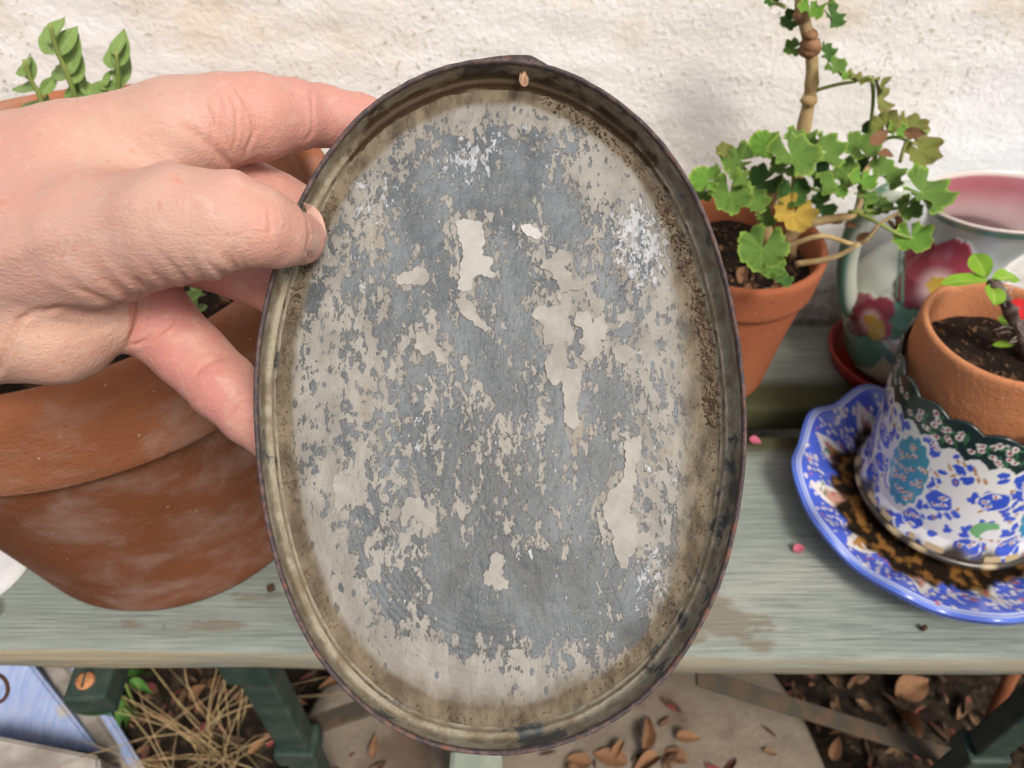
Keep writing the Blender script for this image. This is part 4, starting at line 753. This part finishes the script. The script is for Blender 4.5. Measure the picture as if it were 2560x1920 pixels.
# ================================================================== hand
def surface_nets(F, o, h):
    ng = F < 0; sx, sy, sz = F.shape
    cn = [(i, j, k) for i in (0, 1) for j in (0, 1) for k in (0, 1)]
    sub = lambda A, c: A[c[0]:sx-1+c[0], c[1]:sy-1+c[1], c[2]:sz-1+c[2]]
    cnt = sum(sub(ng, c).astype(np.int8) for c in cn); act = (cnt > 0) & (cnt < 8); idx = np.argwhere(act); ids = -np.ones(act.shape, np.int64); ids[act] = np.arange(len(idx))
    acc = np.zeros((len(idx), 3)); n = np.zeros(len(idx)); val = {c: sub(F, c)[act] for c in cn}
    for c in cn:
        for ax_ in range(3):
            if c[ax_] == 0:
                d = list(c); d[ax_] = 1; a, b = val[c], val[tuple(d)]; m_ = (a < 0) != (b < 0); t = np.where(m_, a/(a-b+1e-20), 0)
                p = np.tile(np.array(c, float), (len(idx), 1)); p[:, ax_] += t; acc += p*m_[:, None]; n += m_
    V = (idx+acc/n[:, None])*h+o; Q = []
    for ax_ in range(3):
        sl0 = [slice(1, -1)]*3; sl1 = [slice(1, -1)]*3; sl0[ax_] = slice(0, -1); sl1[ax_] = slice(1, None); b1, b2 = [k for k in range(3) if k != ax_]
        a = ng[tuple(sl0)]; b = ng[tuple(sl1)]; e = np.argwhere(a != b); s = a[tuple(e.T)]; e = e.copy(); e[:, b1] += 1; e[:, b2] += 1
        def cell(d1, d2): q = e.copy(); q[:, b1] -= d1; q[:, b2] -= d2; return ids[q[:, 0], q[:, 1], q[:, 2]]
        q = np.stack([cell(0, 0), cell(1, 0), cell(1, 1), cell(0, 1)], 1); fl = s if ax_ != 1 else ~s; q[fl] = q[fl][:, ::-1]; Q.append(q)
    return V, np.concatenate(Q)
def J(px, py, d, r): return (np.array(((px-1280)/FPX*d, (py-960)/FPX*d, d)), r*d/FPX)
def cone(P, a, b, fl=1.0):
    (A, ra), (B, rb) = a, b; ab = B-A; q = P-A; t = np.clip(q@ab/(ab@ab), 0, 1); v = q-t[..., None]*ab
    if fl != 1.0: v = v/np.array((1, 1, fl))
    return np.linalg.norm(v, axis=-1)-(ra+(rb-ra)*t)
def chain(P, js, fl=1.0): 
    d = cone(P, js[0], js[1], fl)
    for a, b in zip(js[1:], js[2:]): d = smin(d, cone(P, a, b, fl), .002)
    return d
def smin(a, b, k): h = np.clip(.5+.5*(b-a)/k, 0, 1); return b+(a-b)*h-k*h*(1-h)
h = .00062; lo = np.array((-.235, -.115, .175)); hi = np.array((.005, .032, .300)); nn = ((hi-lo)/h).astype(int)
def hand_sdf(P):
    palm = chain(P, [J(-900, 640, .262, 225), J(-420, 560, .25, 195), J(-100, 500, .238, 186), J(200, 430, .232, 168), J(450, 335, .231, 128)])
    palm = smin(palm, chain(P, [J(-420, 640, .245, 190), J(-60, 640, .230, 195), J(250, 600, .216, 165), J(470, 562, .2065, 130)]), .012)
    palm = smin(palm, chain(P, [J(-420, 700, .25, 190), J(-40, 790, .238, 168), J(140, 800, .236, 160), J(240, 775, .238, 118)]), .006)
    palm = smin(palm, chain(P, [J(0, 620, .252, 190), J(380, 540, .252, 130)]), .010)
    thumb = chain(P, [J(440, 562, .2075, 128), J(560, 556, .2045, 116), J(640, 566, .2065, 101), J(690, 582, .2115, 85), J(745, 594, .2225, 68)])
    index = chain(P, [J(450, 330, .231, 126), J(560, 300, .232, 110), J(645, 293, .236, 103), J(730, 287, .243, 86), J(800, 290, .250, 74), J(900, 305, .2545, 66), J(1010, 345, .2545, 58), J(1060, 370, .2535, 48)])
    middle = chain(P, [J(430, 400, .248, 105), J(560, 452, .252, 88), J(690, 510, .253, 78), J(800, 560, .2505, 70), J(980, 640, .2485, 58)])
    ringf = chain(P, [J(330, 560, .252, 110), J(520, 630, .254, 92), J(700, 706, .2525, 82), J(860, 790, .2475, 66), J(960, 850, .246, 55)])
    little = chain(P, [J(260, 690, .250, 120), J(385, 800, .2495, 98), J(470, 880, .2485, 88), J(560, 968, .2465, 84), J(625, 1036, .2455, 74), J(720, 1120, .2415, 62), J(790, 1180, .240, 52)])
    d = smin(palm, thumb, .006); d = smin(d, index, .0045)
    for fdist in (middle, ringf, little): d = smin(d, fdist, .0035)
    return d
BK = 8; nn = (nn//BK+1)*BK; cg_ = [lo[k]+(np.arange(nn[k]//BK)+.5)*BK*h-h*.5 for k in range(3)]
cd_ = hand_sdf(np.stack(np.meshgrid(*cg_, indexing='ij'), -1)); d = np.repeat(np.repeat(np.repeat(cd_, BK, 0), BK, 1), BK, 2)
hot = np.argwhere(np.abs(cd_) < BK*h*1.15); off = np.stack(np.meshgrid(*[np.arange(BK)]*3, indexing='ij'), -1).reshape(-1, 3)
for c_ in np.array_split(hot, max(1, len(hot)//400)):
    I = (c_[:, None]*BK+off[None]).reshape(-1, 3); d[I[:, 0], I[:, 1], I[:, 2]] = hand_sdf(lo+I*h)
HV, HF = surface_nets(d, lo, h)
ed = np.concatenate([HF[:, [0, 1]], HF[:, [1, 2]], HF[:, [2, 3]], HF[:, [3, 0]]]); ed = np.unique(np.sort(ed, 1), axis=0)
deg = np.bincount(ed.ravel(), minlength=len(HV))[:, None]
def lap(V):
    s = np.zeros_like(V); np.add.at(s, ed[:, 0], V[ed[:, 1]]); np.add.at(s, ed[:, 1], V[ed[:, 0]]); return s/deg-V
for _ in range(10): HV = HV+.5*lap(HV); HV = HV-.51*lap(HV)
def vnormals(V):
    n = np.cross(V[HF[:, 2]]-V[HF[:, 0]], V[HF[:, 3]]-V[HF[:, 1]]); N = np.zeros_like(V)
    for k in range(4): np.add.at(N, HF[:, k], n)
    return N/(np.linalg.norm(N, axis=1)[:, None]+1e-12)
NV = vnormals(HV)
if (NV*(HV-HV.mean(0))).sum() < 0: HF = HF[:, ::-1]; NV = -NV
hx = 1280+FPX*HV[:, 0]/HV[:, 2]; hy_ = 960+FPX*HV[:, 1]/HV[:, 2]; front = NV[:, 2] < .15
def pdist(poly, full=False):
    D = np.full(len(HV), 1e9); T = np.zeros(len(HV)); n_ = len(poly)-1
    for k, ((a, b), (c, e)) in enumerate(zip(poly, poly[1:])):
        vx_, vy_ = c-a, e-b; t = np.clip(((hx-a)*vx_+(hy_-b)*vy_)/(vx_*vx_+vy_*vy_), 0, 1); dd = np.hypot(hx-a-t*vx_, hy_-b-t*vy_); m_ = dd < D; D = np.where(m_, dd, D); T = np.where(m_, (k+t)/n_, T)
    return (D, T) if full else D
# which mass a vertex belongs to, so that a fold on the thumb does not mark the finger behind it
Pv = HV; dth = np.minimum(chain(Pv, [J(440, 562, .2075, 128), J(560, 556, .2045, 116), J(640, 566, .2065, 101), J(690, 582, .2115, 85), J(745, 594, .2225, 68)]), 1)
near = HV[:, 2] < .232
disp = np.zeros(len(HV)); red = np.zeros(len(HV))
CR = [  # folds: polyline, width px, depth mm, only-near
    ([(500, 610), (520, 650), (556, 682), (566, 706)], 8, .9, 1), ([(430, 600), (470, 650), (515, 700), (530, 712)], 10, .7, 1), ([(380, 610), (430, 665), (478, 712)], 10, .6, 1), ([(330, 620), (385, 680), (432, 722)], 11, .6, 1),
    ([(270, 620), (330, 690), (380, 735)], 11, .55, 1), ([(200, 630), (270, 700), (330, 748)], 11, .5, 1), ([(120, 650), (200, 725), (290, 765)], 11, .5, 1), ([(545, 600), (572, 640), (590, 668)], 8, .55, 1), ([(585, 610), (605, 650), (612, 668)], 7, .35, 1),
    ([(330, 742), (290, 775), (230, 785), (150, 770), (100, 780)], 9, .9, 0), ([(95, 775), (50, 800), (20, 860), (0, 920), (-30, 960)], 9, .9, 0), ([(345, 700), (350, 760), (335, 830), (318, 868)], 9, .8, 0),
    ([(355, 730), (350, 800), (325, 862)], 7, .5, 0), ([(318, 868), (370, 850), (420, 815), (452, 765)], 6, .7, 0), ([(480, 940), (520, 905), (560, 892)], 7, .35, 0), ([(560, 1040), (600, 1000), (632, 990)], 7, .35, 0),
    ([(540, 232), (556, 270), (556, 320), (575, 380)], 5, .6, 0), ([(566, 225), (590, 270), (592, 330), (580, 385)], 5, .55, 0), ([(590, 220), (628, 280), (636, 330), (612, 388)], 5, .75, 0), ([(510, 250), (530, 300), (530, 370)], 5, .5, 0),
    ([(776, 215), (782, 265), (782, 330), (760, 356)], 5, .4, 0), ([(650, 470), (672, 520), (676, 580)], 6, .35, 1), ([(628, 470), (648, 520), (650, 560)], 6, .3, 1), ([(440, 300), (520, 360), (590, 425)], 12, .5, 0), ([(600, 480), (650, 500), (700, 520)], 10, .15, 1)]
ECHO = []
for poly, wd, dp, nr_ in CR[:9]:
    for sgn in (-1, 1): ECHO.append(([(x+sgn*random.uniform(14, 24), y+random.uniform(-14, 8)) for x, y in poly], wd*.55, dp*.4, nr_))
for poly, wd, dp, nr_ in CR+ECHO:
    D, T = pdist(poly, True); fade = smooth01(0, .75, T) if nr_ else np.minimum(1, smooth01(-.02, .3, T)*smooth01(1.02, .8, T)+.25)
    m_ = front*((HV[:, 2] < .226) if nr_ else 1.0)*fade; g_ = np.exp(-(D/(wd*.8))**2)*m_
    k_ = .75 if nr_ else .9
    disp -= k_*dp*mm*g_; disp += .3*k_*dp*mm*np.exp(-((D-2.0*wd)/wd)**2)*m_; red += .45*g_
bulge = np.exp(-(((hx-535)/34)**2+((hy_-668)/42)**2))*front*(HV[:, 2] < .226); disp += .0013*bulge
disp += np.exp(-(((hx-592)/40)**2+((hy_-440)/36)**2))*front*near*.0014            # thumb knuckle
disp += np.exp(-(pdist([(0, 640), (200, 570), (330, 500), (420, 420)])/34)**2)*front*near*.0012  # tendon ridge
disp += np.array([.00022*fbm(v*90, 3) for v in HV])
cuff = pdist([(752, 508), (770, 545), (776, 590), (768, 628), (776, 645)]); disp -= .00055*np.exp(-(cuff/5)**2)*front*near
HV = HV+NV*disp[:, None]
for _ in range(1): HV = HV+.35*lap(HV)
sk = np.tile(np.array((.555, .345, .28)), (len(HV), 1))
def tint(w_, c):
    global sk; sk = sk*(1-w_[:, None])+np.array(c)*w_[:, None]
tint(.8*smooth01(500, 640, hx)*(hy_ < 420)*(HV[:, 2] > .215), (.60, .275, .235)); tint(.9*((hx > 320) & (HV[:, 2] > .228) & (hy_ > 640)), (.55, .225, .195)); tint(.8*((hx > 560) & (HV[:, 2] > .236) & (hy_ > 395)), (.54, .28, .225))
tint(.5*smooth01(500, 640, hx)*near, (.58, .325, .25)); tint(.45*np.exp(-(((hx-600)/60)**2+((hy_-440)/40)**2))*near, (.70, .36, .29)); tint(.35*np.exp(-(((hx-250)/200)**2+((hy_-330)/90)**2)), (.64, .44, .30)); tint(.5*smooth01(740, 860, hy_)*(hx < 320), (.66, .43, .30)); tint(np.clip(.6*red, 0, .6), (.58, .27, .19))
for a, b, rx_, ry_ in ((445, 452, 14, 6), (5, 508, 16, 8), (330, 378, 10, 6), (378, 340, 6, 4)): tint(.7*np.exp(-(((hx-a)/rx_)**2+((hy_-b-.4*(hx-a))/ry_)**2))*front, (.60, .22, .13))
toW = np.stack([np.array(RIGHT), -np.array(UP), np.array(FWD)])
HW = np.array(CAM)+HV@toW; NV = vnormals(HV); hx = 1280+FPX*HV[:, 0]/HV[:, 2]; hy_ = 960+FPX*HV[:, 1]/HV[:, 2]
hand = mesh('hand', HW, HF.tolist(), SKIN, None, True, sk); tag(hand, 'bare left hand gripping the tin tray, thumb in front and fingers behind', 'hand')
# thumbnail: a thin plate that follows the thumb's skin
NQ = 26; lf = catmull([(758, 506), (771, 540), (777, 580), (775, 612), (772, 640)], 8); rt = catmull([(775, 510), (800, 532), (814, 575), (812, 605), (794, 640)], 8)
lf = np.array([lf[int(round(k*(len(lf)-1)/(NQ-1)))] for k in range(NQ)]); rt = np.array([rt[int(round(k*(len(rt)-1)/(NQ-1)))] for k in range(NQ)])
u_ = np.linspace(0, 1, NQ)[None, :, None]; G = (lf[:, None]*(1-u_)+rt[:, None]*u_).reshape(-1, 2)
sel = (NV[:, 2] < .55) & (HV[:, 2] < .236) & (hx > 690) & (hx < 850) & (hy_ > 440) & (hy_ < 720); sx_, sy_, sz_ = hx[sel], hy_[sel], HV[sel, 2]
dd = np.hypot(G[:, :1]-sx_, G[:, 1:]-sy_); ww = np.exp(-(dd/9)**2)+1e-12*np.exp(-dd/15); gz_ = (ww*sz_).sum(1)/ww.sum(1)
uu = np.tile(np.linspace(0, 1, NQ), NQ); vv2 = np.repeat(np.linspace(0, 1, NQ), NQ)
lift_ = .0007*np.clip(np.minimum(uu*7, 1), 0, 1)*np.clip(np.minimum(vv2, 1-vv2)*8, 0, 1)-.0001
gd = gz_-lift_; tp = np.stack([(G[:, 0]-1280)/FPX*gd, (G[:, 1]-960)/FPX*gd, gd], -1); bt_ = tp+np.array((0, 0, .0009))
nq2 = NQ*NQ; Fq = grid_faces(NQ, NQ)+[f[::-1] for f in grid_faces(NQ, NQ, False, nq2)]
ec = Counter((a, b) for f in Fq[:(NQ-1)**2] for a, b in zip(f, f[1:]+f[:1])); Fq += [(b, a, a+nq2, b+nq2) for (a, b) in ec if (b, a) not in ec]
mesh('thumbnail', np.array(CAM)+np.concatenate([tp, bt_])@toW, Fq, NAIL, hand)
# ================================================================== scraps on the bench
PM = leaf_mesh('petal_blade', (1.0, .45, .5, .1), 4, PINKP)
tag(put_leaf(PM, None, onz(1984, 1378, BT+.003), (-.1, -.2, 1), (1, .4, .2), .0085, 'petal'), 'small pink petal lying on the bench left of the plate', 'petal')
tag(put_leaf(PM, None, onz(1873, 1098, BT+.004), (-.1, -.2, 1), (1, -.4, .2), .009, 'petal'), 'small pink petal beside the right edge of the tray', 'petal')
V, F = box(onz(2310, 1570, BT+.0025), (.004, .003, .003), Matrix.Rotation(.5, 3, 'Z'), .001); tag(mesh('crumb', V, F, SOIL), 'dark crumb on the front of the bench below the plate', 'crumb')
V, F = box(onz(677, 1470, BT+.003), (.005, .004, .004), Matrix.Rotation(.5, 3, 'Z'), .0015); tag(mesh('pebble', V, F, CHIP), 'tiny tan pebble on the bench by the big pot', 'pebble')
